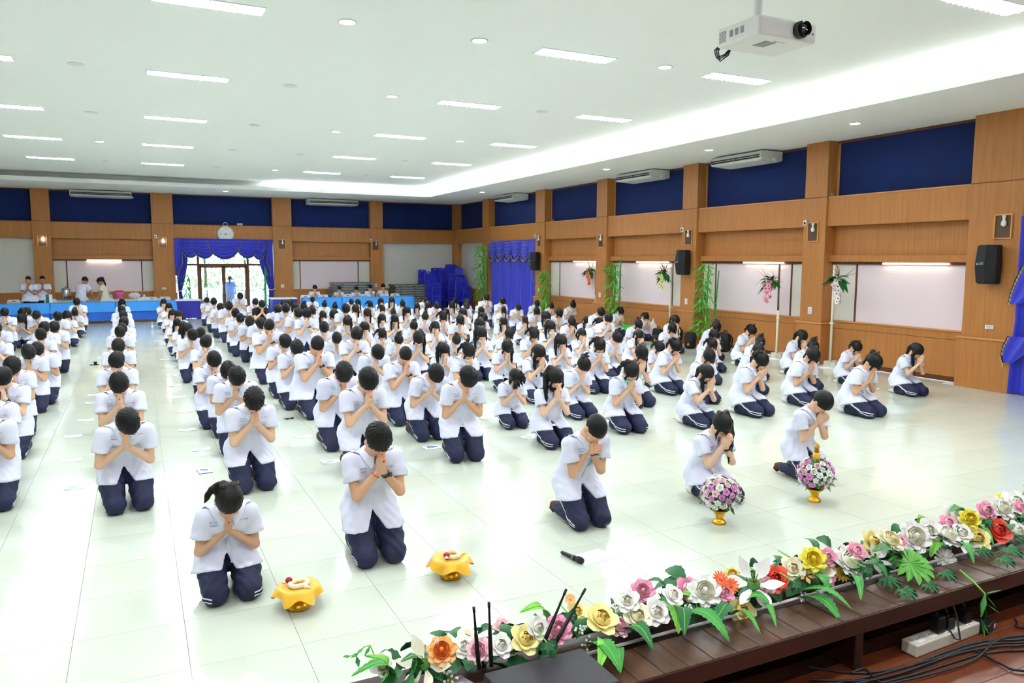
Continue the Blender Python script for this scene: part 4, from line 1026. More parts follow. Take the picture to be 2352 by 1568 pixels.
def orchid_pole(x, y, label, M_fl, top=2.25, flower_z=(1.55, 1.2), wood_pole=False, side=-1, base=True, nfl=20, fy=0., twigs=14):
    t = thing('orchid_stand', label, 'plant stand', (x, y, 0), group='orchid arrangements on poles')
    r = random.Random(int(y * 31))
    if base:
        MB().lathe([(.24, 0), (.24, .012), (.04, .02)], 24).build('base_plate', M_white, t)
        MB().bbox(-.02, .30, -.16, .16, .0, .14, .01).build('weight', M_stone, t)
    MB().tube([(0, 0, .0), (0, 0, top if not wood_pole else 1.15)], .028, 10).build('pole', M_wpole, t)
    if base: MB().lathe([(.045, .95), (.045, .99)], 12).build('collar', M_wpole, t)
    if wood_pole: MB().tube([(0, 0, 1.1), (.01, .02, 1.5), (-.015, .0, 1.9), (.02, .03, top)], [.024, .02, .024, .02], 8).build('branch_pole', M_culmd, t)
    c = Vector((0, side * .12 + fy, flower_z[0] + .25))
    tw = MB()
    for k in range(twigs):
        a = r.uniform(0, 6.28); d = Vector((r.uniform(-.3, .1), math.cos(a), math.sin(a) * .8)); L = r.uniform(.2, .5); m_ = c + d * L * .5 + Vector((0, 0, r.uniform(-.05, .08)))
        tw.tube([c, m_, c + d * L + Vector((0, r.uniform(-.1, .1), r.uniform(-.1, .1)))], [.009, .006, .002], 5)
    tw.build('twigs', M_culmd, t)['kind'] = 'stuff'
    for k in range(18):
        mb = MB(); a = r.uniform(-.4, 3.5); d = (r.uniform(-.6, .0), -side * math.cos(a) * -.9, math.sin(a) * .5 - .15)
        leaf(mb, c + Vector((0, 0, -.03)), d, r.uniform(.26, .42), r.uniform(.11, .16), .9, r); mb.build('leaf', M_bleafd, t)
    if M_fl.name not in bl_me: bl_me[M_fl.name] = blossom(.10, r)
    if M_oc.name not in bl_me: bl_me[M_oc.name] = blossom(.03, r)
    st = [c + Vector((-.03, side * .10 * q, -.05 - .62 * q * q + .1 * q)) for q in np.linspace(0, 1, 9)]
    MB().tube(st, .005, 5).build('flower_stem', M_culm, t)
    for k in range(nfl):
        q = .3 + .7 * k / nfl; i = q * 8; p = st[int(min(7, i))].lerp(st[int(min(7, i)) + 1], i - int(i) if i < 8 else 1) + Vector((r.uniform(-.06, .02), r.uniform(-.09, .09), r.uniform(-.04, .04)))
        b = link('blossom', bl_me[M_fl.name], M_fl, t, loc=p, rot=(r.uniform(0, 6), r.uniform(-.3, .5), r.uniform(-.6, .6)), scale=1.0 - .4 * k / nfl)
        link('lip', bl_me[M_oc.name], M_oc, b, loc=(-.01, 0, 0))
p = onx(1906, 838, 13.42); orchid_pole(13.42, p[1], 'white orchids on a cream pole beside the second right column', M_olw, 2.22, (1.72, 1.2), side=-1)
p = onx(1783, 818, 13.5); orchid_pole(13.5, p[1], 'pink orchids on a wooden branch pole before the second pink board', M_olp, 2.22, (1.62, 1.2), True, side=1, fy=.1)
orchid_pole(13.62, 17.45, 'pale yellow orchids on a cream pole before the third pink board', M_oly, 2.12, (1.75, 1.3), side=1, fy=.15, twigs=26)
orchid_pole(13.85, 21.75, 'orange orchids hung by the fourth right column', M_olo, 1.95, (1.75, 1.3), True, side=1, fy=.2, base=False, twigs=8)
# ---------------------------------------------------------------- bags and bottles by the right wall
M_bag = mat('black_backpack_cloth', (20, 21, 24), .7, bump=.4, bscale=30); M_badge = mat('orange_badge', (220, 120, 50), .5)
def backpack(x, y, rz, label, s=1., tilt=0.):
    t = thing('backpack', label, 'backpack', (x, y, 0), rz, 'backpacks by the right wall')
    sh = lambda q: rbox(q, (0, 0, .22), (.15, .10, .22), np.eye(3, dtype=np.float32), .08)
    f = lambda q: smin(sh(q), ell(q, (0, -.10, .15), (.12, .06, .12)), .02) + .006 * np.sin(30 * q[:, 2] + 20 * q[:, 0])
    V, Q = surf(f, (-.2, -.22, -.02), (.2, .18, .5), .016); body = link('body', mk(V, Q, True), M_bag, t)
    V, Q = surf(lambda q: rbox(q, (0, -.135, .14), (.11, .035, .10), np.eye(3, dtype=np.float32), .03), (-.15, -.2, 0), (.15, -.05, .3), .014); link('front_pocket', mk(V, Q, True), M_bag, t)
    MB().add([(0, -.176, .19), (.03, -.176, .10), (-.03, -.176, .10)], [(0, 2, 1)]).build('badge', M_badge, t)
    MB().tube([(-.04, .04, .43), (-.03, .03, .49), (.03, .03, .49), (.04, .04, .43)], .01, 6).build('grab_loop', M_bag, t)
    for sx in (-1, 1): MB().tube([(sx * .08, .09, .40), (sx * .10, .17, .30), (sx * .09, .15, .12), (sx * .07, .08, .05)], .018, 6).build('strap', M_bag, t)
    t.scale = (s, s, s)
for (u, v), rz, lb, s in (((1585, 800), -1.0, 'black backpack with orange badge leaning before the third column', 1.0), ((1607, 786), -1.2, 'black backpack standing against the bamboo pot', 1.15), ((1662, 806), -1.5, 'black backpack on the left of the pair by the dado', 1.0), ((1680, 806), -1.4, 'black backpack on the right of the pair by the dado', 1.1), ((1510, 790), -1.1, 'black backpack with bottle behind the kneeling girls', 1.0)):
    p = onz(u, v, 0); backpack(min(p[0], 13.38), p[1], rz, lb, s)
M_greenbag = mat('green_shopping_bag', (70, 215, 90), .6); M_plbag = mat('white_plastic_bag', (240, 240, 236), .35)
p = onz(1440, 772, 0); t = thing('shopping_bag', 'bright green cloth shopping bag behind a kneeling girl', 'bag', (p[0], p[1], 0), -.8)
MB().prism([(-.18, 0), (.18, 0), (.24, .34), (-.22, .36)], 'y', -.06, .06).build('body', M_greenbag, t); MB().tube([(-.08, -.05, .34), (-.08, -.05, .55), (.08, -.05, .55), (.08, -.05, .34)], .012, 6).build('handle', M_greenbag, t)
p = onz(1588, 775, 0); t = thing('plastic_bag', 'white knotted plastic bag beside the bamboo', 'bag', (13.5, p[1], 0))
V, Q = surf(lambda q: smin(ell(q, (0, 0, .24), (.16, .14, .26)), rc(q, (0, 0, .45), (.02, 0, .58), .05, .03), .08) + .012 * np.sin(26 * q[:, 0] + 18 * q[:, 2]) * np.sin(22 * q[:, 1] + 9 * q[:, 2]), (-.25, -.25, -.03), (.25, .25, .7), .018); link('bag_body', mk(V, Q, True), M_plbag, t); MB().tube([(0, 0, .54), (.02, .02, .62), (.06, .02, .60)], .014, 6).build('knot', M_plbag, t)
M_pet = mat('clear_bottle', (210, 222, 222), .08, alpha=.55); M_cap = mat('green_cap', (40, 160, 80), .5); M_label = mat('bottle_label', (235, 240, 245), .5)
def bottle(p, label, h=.26, cap=M_cap):
    t = thing('water_bottle', label, 'bottle', p); k = h / .26
    MB().lathe([(.028 * k, 0), (.034 * k, .01 * k), (.034 * k, .15 * k), (.03 * k, .18 * k), (.014 * k, .225 * k), (.013 * k, .235 * k)], 18).build('bottle_body', M_pet, t)
    MB().lathe([(.0348 * k, .07 * k), (.0348 * k, .14 * k)], 18, caps=False).build('label_band', M_label, t); MB().lathe([(.016 * k, .235 * k), (.016 * k, .26 * k)], 14).build('cap', cap, t)
p = onz(2201, 882, 0); bottle((p[0], p[1], .005), 'clear water bottle with green cap by the right wall', .33)
t = thing('paper_stack', 'flat white paper stack under the water bottle by the wall', 'paper', (p[0] - .08, p[1] + .0, 0), -1.4); MB().bbox(-.2, .2, -.13, .13, 0, .005, .001).build('sheets', M_white, t); MB().bbox(-.2, .2, -.13, -.125, 0, .0055, .001).build('spine', M_button, t)
p = onz(350, 756, 0); bottle((p[0], p[1], 0), 'small clear water bottle in the left aisle', .24, M_white)

# ---------------------------------------------------------------- tables, stacked chairs and platforms at the far end
M_tcl = mat('sky_blue_tablecloth', (56, 150, 236), .6, bump=.1, bscale=8); M_tcd = mat('deep_blue_skirt', (30, 92, 196), .6); M_nav = mat('navy_skirt', (34, 36, 150), .55); M_tw = mat('white_tablecloth', (236, 238, 240), .7)
M_chairw = mat('white_plastic_chair', (232, 234, 238), .4); M_chairb = mat('blue_plastic_chair', (44, 52, 196), .35, spec=.5)
M_tleg = mat('grey_table_leg', (150, 152, 156), .4, metal=.6)
def cloth_table(c, rz, L, W, label, mcl, msk, drop=.34, skirt=True, overl=True, top=None):
    t = thing('table', label, 'table', c, rz, 'cloth covered tables at the far end')
    MB().bbox(-L / 2, L / 2, -W / 2, W / 2, .715, .745, .004).build('table_top', M_tw, t)
    for sx in (-1, 1):
        for sy in (-1, 1): MB().tube([(sx * (L / 2 - .08), sy * (W / 2 - .07), .0), (sx * (L / 2 - .08), sy * (W / 2 - .07), .72)], .016, 8).build('leg', M_tleg, t)
    n = 80; per = [(-L / 2, -W / 2), (L / 2, -W / 2), (L / 2, W / 2), (-L / 2, W / 2)]
    def ringp(u, off):
        s = u * 4; i = int(s) % 4; f = s - int(s); a, b = per[i], per[(i + 1) % 4]; x = a[0] + (b[0] - a[0]) * f; y = a[1] + (b[1] - a[1]) * f
        l = math.hypot(x / L, y / W); return x + (x / L) / l * off * 1.2, y + (y / W) / l * off * 1.2
    def sheet(z1, off0, folds, amp, z0=.749):
        mb = MB()
        def f(i, j):
            u = j / n; q = i / 7; o = off0 + q * .03 + amp * q * math.sin(u * folds * 2 * math.pi + 1.5 * math.sin(u * 9)); x, y = ringp(u, o); return (x, y, z0 - (z0 - z1) * q)
        V, Fs = sweep_grid(f, 8, n + 1); mb.add(V, Fs, True); return mb
    ov = sheet(.75 - drop, .006, 14, .018)
    ov.add([(-L / 2 - .005, -W / 2 - .005, .7495), (L / 2 + .005, -W / 2 - .005, .7495), (L / 2 + .005, W / 2 + .005, .7495), (-L / 2 - .005, W / 2 + .005, .7495)], [(0, 1, 2, 3)])
    ov.build('tablecloth', mcl if top is None else top, t)
    if skirt: sheet(.10 if top is None else .04, -.004, 26, .014, .70).build('skirt', msk, t)
a, b = np.array([-4.75, 30.62]), np.array([1.28, 31.22]); ang = math.atan2(b[1] - a[1], b[0] - a[0])
lt = ['left', 'middle', 'right']
for k in range(3):
    c = a + (b - a) * (k + .5) / 3; cloth_table((c[0], c[1], 0), ang, 1.98, .62, f'{lt[k]} table of the sky blue row on the left of the garden door', M_tcl, M_tcd)
cloth_table((1.75, 31.95, 0), 0, .82, .7, 'small table with navy skirt and white top left of the garden door', M_tw, M_nav, .05, True, top=M_tw)
cloth_table((5.32, 31.85, 0), 0, .95, .7, 'small table with navy skirt and white top right of the garden door', M_tw, M_nav, .05, True, top=M_tw)
for k in range(3): cloth_table((5.95 + .76 + k * 1.52, 31.1 - .05 * k, 0), 0, 1.5, .66, f'{lt[k]} table of the sky blue row before the seated boys', M_tcl, M_tcl, .62, False)
for k in range(2): cloth_table((-1.9 + k * 2.0, 32.95, 0), 0, 1.95, .62, f'{"left" if k == 0 else "right"} cream-topped table with refreshments behind the blue tables', mat('cream_tablecloth', (216, 214, 190), .7), M_tw, .2, False)
t = thing('stool', 'round grey wicker stool beside the garden door', 'stool', (2.35, 32.3, 0)); MB().lathe([(.24, 0), (.27, .3), (.26, .62), (.2, .66)], 20).build('wicker_body', mat('grey_wicker', (140, 150, 148), .8, bump=.6, bscale=60), t); MB().lathe([(.22, .66), (.23, .69), (.2, .71)], 20).build('cushion', mat('sage_cloth', (170, 196, 160), .8), t)
def chair_parts():
    seat = MB().prism([(-.205, -.20), (.205, -.20), (.225, .2), (-.225, .2)], 'z', .425, .455)
    seat.box(-.215, .215, .185, .205, .398, .45).box(-.225, -.205, -.19, .19, .405, .45).box(.205, .225, -.19, .19, .405, .45)
    back = MB(); zz = [.45, .56, .67, .78, .86]; yy = [-.19, -.205, -.225, -.245, -.262]; ww = [.20, .205, .205, .20, .175]
    for sx in (-1, 1):
        for i in range(4):
            back.add([(sx * ww[i], yy[i], zz[i]), (sx * (ww[i] - .055), yy[i], zz[i]), (sx * (ww[i + 1] - .055), yy[i + 1], zz[i + 1]), (sx * ww[i + 1], yy[i + 1], zz[i + 1]), (sx * ww[i], yy[i] + .018, zz[i]), (sx * (ww[i] - .055), yy[i] + .018, zz[i]), (sx * (ww[i + 1] - .055), yy[i + 1] + .018, zz[i + 1]), (sx * ww[i + 1], yy[i + 1] + .018, zz[i + 1])], [(0, 1, 2, 3), (7, 6, 5, 4), (0, 3, 7, 4), (1, 5, 6, 2)])
    for i, (z, y) in enumerate(((.49, -.196), (.56, -.205), (.63, -.217), (.70, -.23))): back.box(-.16, .16, y, y + .016, z, z + .042)
    back.box(-.165, -.06, -.252, -.234, .76, .86).box(.06, .165, -.252, -.234, .76, .86).box(-.06, .06, -.262, -.244, .82, .862).box(-.06, .06, -.246, -.228, .755, .785)
    legs = []
    for sx in (-1, 1):
        for y0, y1 in ((-.19, -.25), (.17, .21)):
            m = MB(); x = sx * .185; x1 = sx * .215
            m.add([(x - .022, y0 - .02, .43), (x + .022, y0 - .02, .43), (x + .022, y0 + .02, .43), (x - .022, y0 + .02, .43), (x1 - .016, y1 - .016, 0), (x1 + .016, y1 - .016, 0), (x1 + .016, y1 + .016, 0), (x1 - .016, y1 + .016, 0)], [(0, 1, 2, 3), (7, 6, 5, 4), (0, 4, 5, 1), (1, 5, 6, 2), (2, 6, 7, 3), (3, 7, 4, 0)]); legs.append(m.mesh())
    return seat.mesh(), back.mesh(), legs
CH = chair_parts(); CHW = (CH[0].copy(), CH[1].copy(), [m.copy() for m in CH[2]])
def chair(c, rz, label, m, group, parts=CH, legs=True):
    t = thing('stacking_chair' if m is M_chairb else 'plastic_chair', label, 'chair', c, rz, group)
    link('seat', parts[0], m, t); link('backrest', parts[1], m, t)
    for l in (parts[2] if legs else ()): link('leg', l, m, t)
    return t
XC = lambda b, y=33.3: float(ony(760 + b / 4.612, 640, y)[0])
stacks = [(985, 33.55, 13, 0.1), (1040, 33.0, 12, -.1), (1092, 32.25, 11, .15), (1120, 33.6, 14, .1), (1192, 33.55, 14, -.1), (1268, 32.95, 16, .05), (1375, 33.6, 16, 0), (1412, 33.05, 15, .1), (1487, 33.3, 15, -.15), (1422, 32.2, 9, .1), (1555, 32.9, 14, -.3)]
sn = ['leftmost', 'second', 'third', 'fourth', 'fifth', 'sixth', 'seventh', 'eighth', 'ninth', 'tenth', 'rightmost']
order = sorted(range(11), key=lambda k: stacks[k][0])
for rank, k in enumerate(order):
    b, y, n, rz = stacks[k]; x = min(XC(b, y), 13.45)
    for j in range(n):
        where = 'bottom' if j == 0 else ('topmost' if j == n - 1 else ordn(j + 1) + ' from floor')
        chair((x, y - .006 * j, .082 * j), rz + math.pi, f'royal blue plastic chair, {where} in the {sn[rank]} stack from left', M_chairb, 'stacked blue chairs in the corner', legs=True)
M_deck = mat('grey_deck', (92, 96, 96), .6, var=.2, vscale=4); M_decka = mat('aluminium_edge', (138, 141, 140), .4, metal=.6); M_deckd = mat('deck_underside', (24, 25, 27), .7)
def deck(c, rz, L, label):
    t = thing('stage_platform', label, 'platform', c, rz, 'folded grey platforms in stacks')
    MB().box(-L / 2 + .02, L / 2 - .02, -.46, .46, .018, .082).build('core', M_deckd, t); MB().bbox(-L / 2, L / 2, -.48, .48, .08, .105, .004).build('deck_top', M_deck, t)
    for y in (-.48, .46): MB().bbox(-L / 2, L / 2, y, y + .02, .01, .08, .003).build('edge_rail', M_decka, t)
    for x in (-L / 2, L / 2 - .02): MB().bbox(x, x + .02, -.46, .46, .01, .08, .003).build('end_rail', M_decka, t)
    for x in (-.55, .1, .6): MB().bbox(x - .06, x + .06, -.486, -.47, .0, .03, .003).build('foot_bracket', M_deckd, t)
for s, (x, n, L, nm) in enumerate(((8.50, 12, 1.80, 'behind the seated boys'), (11.18, 11, 1.62, 'beside the blue chairs'))):
    for j in range(n): deck((x + rnd.uniform(-.06, .06) - (.12 if j < 6 and s else 0), 33.35, .108 * j), rnd.uniform(-.02, .02), L, f'grey folded platform, {"bottom" if j == 0 else "topmost" if j == n - 1 else ordn(j + 1) + " from floor"} in the stack {nm}')
# white chairs tucked behind the tables
for n, u in enumerate((32, 115, 182, 248, 328)):
    p = ony(u, 693, 31.55); chair((p[0], 31.75, .0), math.pi * 0 + rnd.uniform(-.1, .1), f'white plastic chair behind the left blue tables, {ordn(n + 1)} from the left', M_chairw, 'white chairs at the tables', CHW)
for n, u in enumerate((700, 740, 795, 838, 880, 905)):
    p = ony(u, 680, 31.7); chair((p[0], 31.74, 0), rnd.uniform(-.1, .1), f'white plastic chair behind the right blue tables, {ordn(n + 1)} from the left', M_chairw, 'white chairs at the tables', CHW)
for n, x in enumerate((1.0, 1.16)):
    t = chair((.58 + n * .46, 32.28, 0), -.35, f'white plastic chair leaning beside the navy skirted table, {"left" if n == 0 else "right"} of two', M_chairw, 'white chairs at the tables', CHW)
# refreshments
M_steel = mat('stainless_steel', (200, 202, 204), .22, metal=1); M_pinkp = mat('pink_bucket', (236, 120, 190), .4); M_redp = mat('red_plastic', (200, 40, 70), .4); M_gold = mat('gold_metal', (226, 170, 40), .28, metal=.85)
t = thing('water_boiler', 'tall stainless steel water boiler on the refreshment table', 'urn', (-2.38, 32.9, .752)); MB().lathe([(.15, 0), (.16, .03), (.16, .38), (.15, .40)], 24).build('tank', M_steel, t); MB().lathe([(.155, .40), (.12, .44), (.03, .46), (.03, .50)], 24).build('lid', M_steel, t)
for sx in (-1, 1): MB().tube([(sx * .16, 0, .26), (sx * .24, 0, .27), (sx * .25, 0, .31)], .012, 8).build('handle', M_gold, t)
MB().tube([(0, -.155, .06), (0, -.21, .06), (0, -.22, .03)], .014, 8).build('tap', M_gold, t)
t = thing('lidded_bucket', 'pink plastic bucket with red lid on the refreshment table', 'bucket', (-.62, 32.9, .752)); MB().lathe([(.13, 0), (.165, .26), (.17, .28)], 24).build('bucket_body', M_pinkp, t); MB().lathe([(.18, .28), (.18, .31), (.10, .335)], 24).build('lid', M_redp, t); MB().tube([(-.165, -.02, .25), (-.1, -.15, .13), (.1, -.15, .13), (.165, -.02, .25)], .006, 6).build('bail_handle', M_dark, t)
t = thing('plastic_basket', 'red plastic basket on the refreshment table', 'basket', (-2.0, 32.85, .752)); MB().lathe([(.13, 0), (.16, .13), (.165, .14), (.15, .14), (.12, .02)], 20).build('basket_body', M_redp, t); MB().tube([(-.16, 0, .13), (0, 0, .17), (.16, 0, .13)], .008, 6).build('handle', M_redp, t)
for n, (x, c, s_) in enumerate(((-1.02, (198, 204, 216), .95), (-.1, (226, 218, 222), 1.05))):
    t = thing('plastic_bag', f'crumpled clear plastic bag on the {"left" if n == 0 else "right"} of the pink bucket', 'bag', (x, 32.9, .752)); V, Q = surf(lambda q: ell(q, (0, 0, .11), (.2, .13, .13)) + .014 * np.sin(30 * q[:, 0] + n) * np.sin(34 * q[:, 2] + 12 * q[:, 1]), (-.27, -.2, -.02), (.27, .2, .3), .018); link('crumpled_body', mk(V, Q, True), mat('crumpled_plastic_%d' % n, c, .25), t, scale=s_); MB().tube([(0, 0, .2), (.05, 0, .27), (.1, .02, .26)], .012, 6).build('knot', M_plbag, t)
for n, (x, z) in enumerate(((.28, .752), (.2, .752), (.24, .83))):
    t = thing('paper_cup', ['white paper cup at the right end of the refreshment table', 'white paper cup left of its twin on the refreshment table', 'white paper cup stacked on two others'][n], 'cup', (x, 32.85, z)); MB().lathe([(.03, 0), (.042, .08)], 16).build('cup_body', M_white, t); MB().lathe([(.042, .076), (.045, .08), (.042, .084)], 16, caps=False).build('rim', M_white, t)
for n in range(6):
    t = thing('drinking_glass', f'small glass on the refreshment table, {ordn(n + 1)} from the left', 'glass', (-1.62 + n * .075, 32.8 + .04 * (n % 2), .752), group='glasses on the refreshment table'); MB().lathe([(.026, 0), (.032, .10)], 14, caps=False).lathe([(.0, .003), (.026, .0)], 14, caps=False).build('glass_body', M_pet, t); MB().lathe([(.0, .06), (.029, .061)], 14, caps=False).build('drink', mat('orange_drink', (220, 150, 70), .3), t)
t = thing('folder', 'green folder held upright on the blue table before the standing men', 'folder', (-2.75, 31.0, .752), .2); MB().bbox(-.12, -.02, -.02, .0, 0, .30, .003).build('cover', mat('green_folder', (20, 110, 80), .5), t); MB().bbox(-.02, .08, -.018, .0, 0, .29, .003).build('pages', M_tw, t)
# ---------------------------------------------------------------- outside the door
M_terr = mat('terrace_paving', (225, 222, 215), .8); M_bal = mat('white_balustrade', (240, 238, 232), .7)
struct('terrace', MB().box(-8, 16, YF + .2, 60, -.3, -.02), M_terr)
bal = thing('balustrade', 'white balustrade on the terrace outside the garden door', 'railing', (0, 40, 0)); MB().bbox(-2, 9, -.12, .12, .78, .9, .02).build('top_rail', M_bal, bal); MB().bbox(-2, 9, -.12, .12, .0, .12, .02).build('bottom_rail', M_bal, bal)
bm_ = MB().lathe([(.05, .12), (.075, .2), (.085, .3), (.05, .45), (.045, .55), (.07, .68), (.05, .78)], 12).mesh()
for k in range(28): link('baluster', bm_, M_bal, bal, loc=(-1.8 + k * .4, 0, 0))
M_gleaf = mat('garden_leaf', (168, 212, 128), .6, var=.3, vscale=1.5)
for n, (x, y, h, w) in enumerate(((1.0, 43, 3.4, 1.5), (3.3, 44, 4.4, 1.6), (5.2, 42.6, 3.8, 1.5), (7.5, 44, 4.2, 1.7))):
    t = thing('garden_tree', f'leafy garden tree beyond the balustrade, {ordn(n + 1)} from the left', 'tree', (x, y, -.02), group='trees outside the garden door'); r = random.Random(n); mb = MB()
    for k in range(1100):
        a = r.uniform(0, 6.28); b_ = r.uniform(-1.2, 1.5); rr = w * r.uniform(.45, 1) ; p_ = Vector((math.cos(a) * math.cos(b_) * rr, math.sin(a) * math.cos(b_) * rr, h * .58 + math.sin(b_) * h * .42)); leaf(mb, p_, (r.uniform(-1, 1), r.uniform(-1, 1), r.uniform(-.8, .3)), r.uniform(.13, .26), r.uniform(.06, .11), .5, r)
    mb.build('foliage', M_gleaf, t)['kind'] = 'stuff'; MB().tube([(0, 0, 0), (.05, 0, h * .3), (0, .05, h * .6)], [.1, .08, .05], 8).build('trunk', M_culmd, t)
# ---------------------------------------------------------------- people
_t = time.time()
TON = [(222, 178, 146), (214, 166, 132), (230, 190, 160), (206, 156, 122)]
BP = [dict(th=20, hp=68, seed=1), dict(th=25, hp=75, hands='chin', seed=2, tone=TON[1], hyaw=10), dict(th=26, hp=70, seed=3, hyaw=-12, fd=(0, -.75, .66), spiky=1.4), dict(th=17, hp=61, seed=4, tone=TON[2], watch=True, hroll=6)]
def girl(**k): return dict(sex='girl', **k)
GP = {'g0': girl(hair='tail', tail=1, th=20, hp=62, seed=11), 'g1': girl(hair='tail', tail=1, th=15, hp=47, seed=14, mask=M_maskw, tone=TON[2]), 'p0': girl(hair='tail', tail=0, th=25, hp=62, seed=13, tone=TON[1], hands='chin'), 'p1': girl(hair='tail', tail=2, th=22, hp=63, seed=16, mask=M_maskg, fd=(0, -.7, .7)),
      'l0': girl(hair='long', th=19, hp=59, seed=21, tone=TON[2]), 'l1': girl(hair='long', th=22, hp=58, seed=22, hands='brow', mask=M_maskb), 'u0': girl(hair='bun', th=24, hp=66, seed=23, hands='chin', tone=TON[2]), 'U0': girl(hair='bun', th=30, hp=76, seed=24, hands='chin'), 'o0': girl(hair='bob', th=8, hp=30, seed=25, tone=TON[2]), 's0': girl(hair='messy', th=22, hp=58, seed=26)}
DP = [dict(th=36, hp=80, hands='chin', seed=31, hyaw=8), dict(th=32, hp=74, hands='chin', seed=32, tone=TON[1], hyaw=-10, fd=(0, -.8, .6))]
PR = {}
for i, k in enumerate(BP): PR['b%d' % i] = person_parts(res=1.12, **k)
for i, k in enumerate(DP): PR['d%d' % i] = person_parts(res=1.12, **k)
PR['c0'] = person_parts(res=1.12, th=18, hp=57, hair='crop', wide=1.22, seed=41, watch=True, tone=TON[1])
for k, v in GP.items(): PR[k] = person_parts(res=1.12, **v)
nomask = lambda pp: ([q for q in pp[0] if q[0] != 'face_mask'], pp[1])
def remask(pp, m): return ([(q[0], q[1].copy(), m) if q[0] == 'face_mask' else q for q in pp[0]], pp[1])
PR['m0'] = PR['g1']; PR['g1'] = nomask(PR['m0']); PR['G0'] = PR['p1']; PR['p1'] = nomask(PR['G0']); PR['k0'] = PR['l1']; PR['l1'] = nomask(PR['k0']); PR['m1'] = remask(PR['G0'], M_maskw); PR['k1'] = remask(PR['m0'], M_maskb)
M_bshirt = mat('black_shirt_cloth', (24, 24, 26), .8)
def reclad(pp, names, m):
    out = []
    for q in pp[0]:
        if q[0] in names: me = q[1].copy(); me.materials.clear(); out.append((q[0], me, m))
        else: out.append(q)
    return (out, pp[1])
print('protos', time.time() - _t)
KINDS = {'b': (['b0', 'b1', 'b2', 'b3'], 'short-haired boy'), 'd': (['d0', 'd1'], 'deeply bowing boy'), 'c': (['c0'], 'crop-haired boy'), 'C': (['c0'], 'stout crop-haired boy'), 'g': (['g0', 'g1'], 'side-ponytailed girl'), 'p': (['p0', 'p1'], 'ponytailed girl'), 'l': (['l0', 'l1'], 'long-haired girl'), 'u': (['u0'], 'topknot girl'), 'U': (['U0'], 'low-bowing bun-haired girl'), 'o': (['o0'], 'bob-haired girl'), 'm': (['m0', 'm1'], 'white-masked girl'), 'M': (['m1'], 'white-masked girl'), 'k': (['k0', 'k1'], 'black-masked girl'), 'G': (['G0'], 'green-masked girl'), 's': (['s0'], 'tousle-haired girl'), 'q': (['p1'], 'ponytailed girl'), 'x': (['x0'], 'black-shirted boy')}
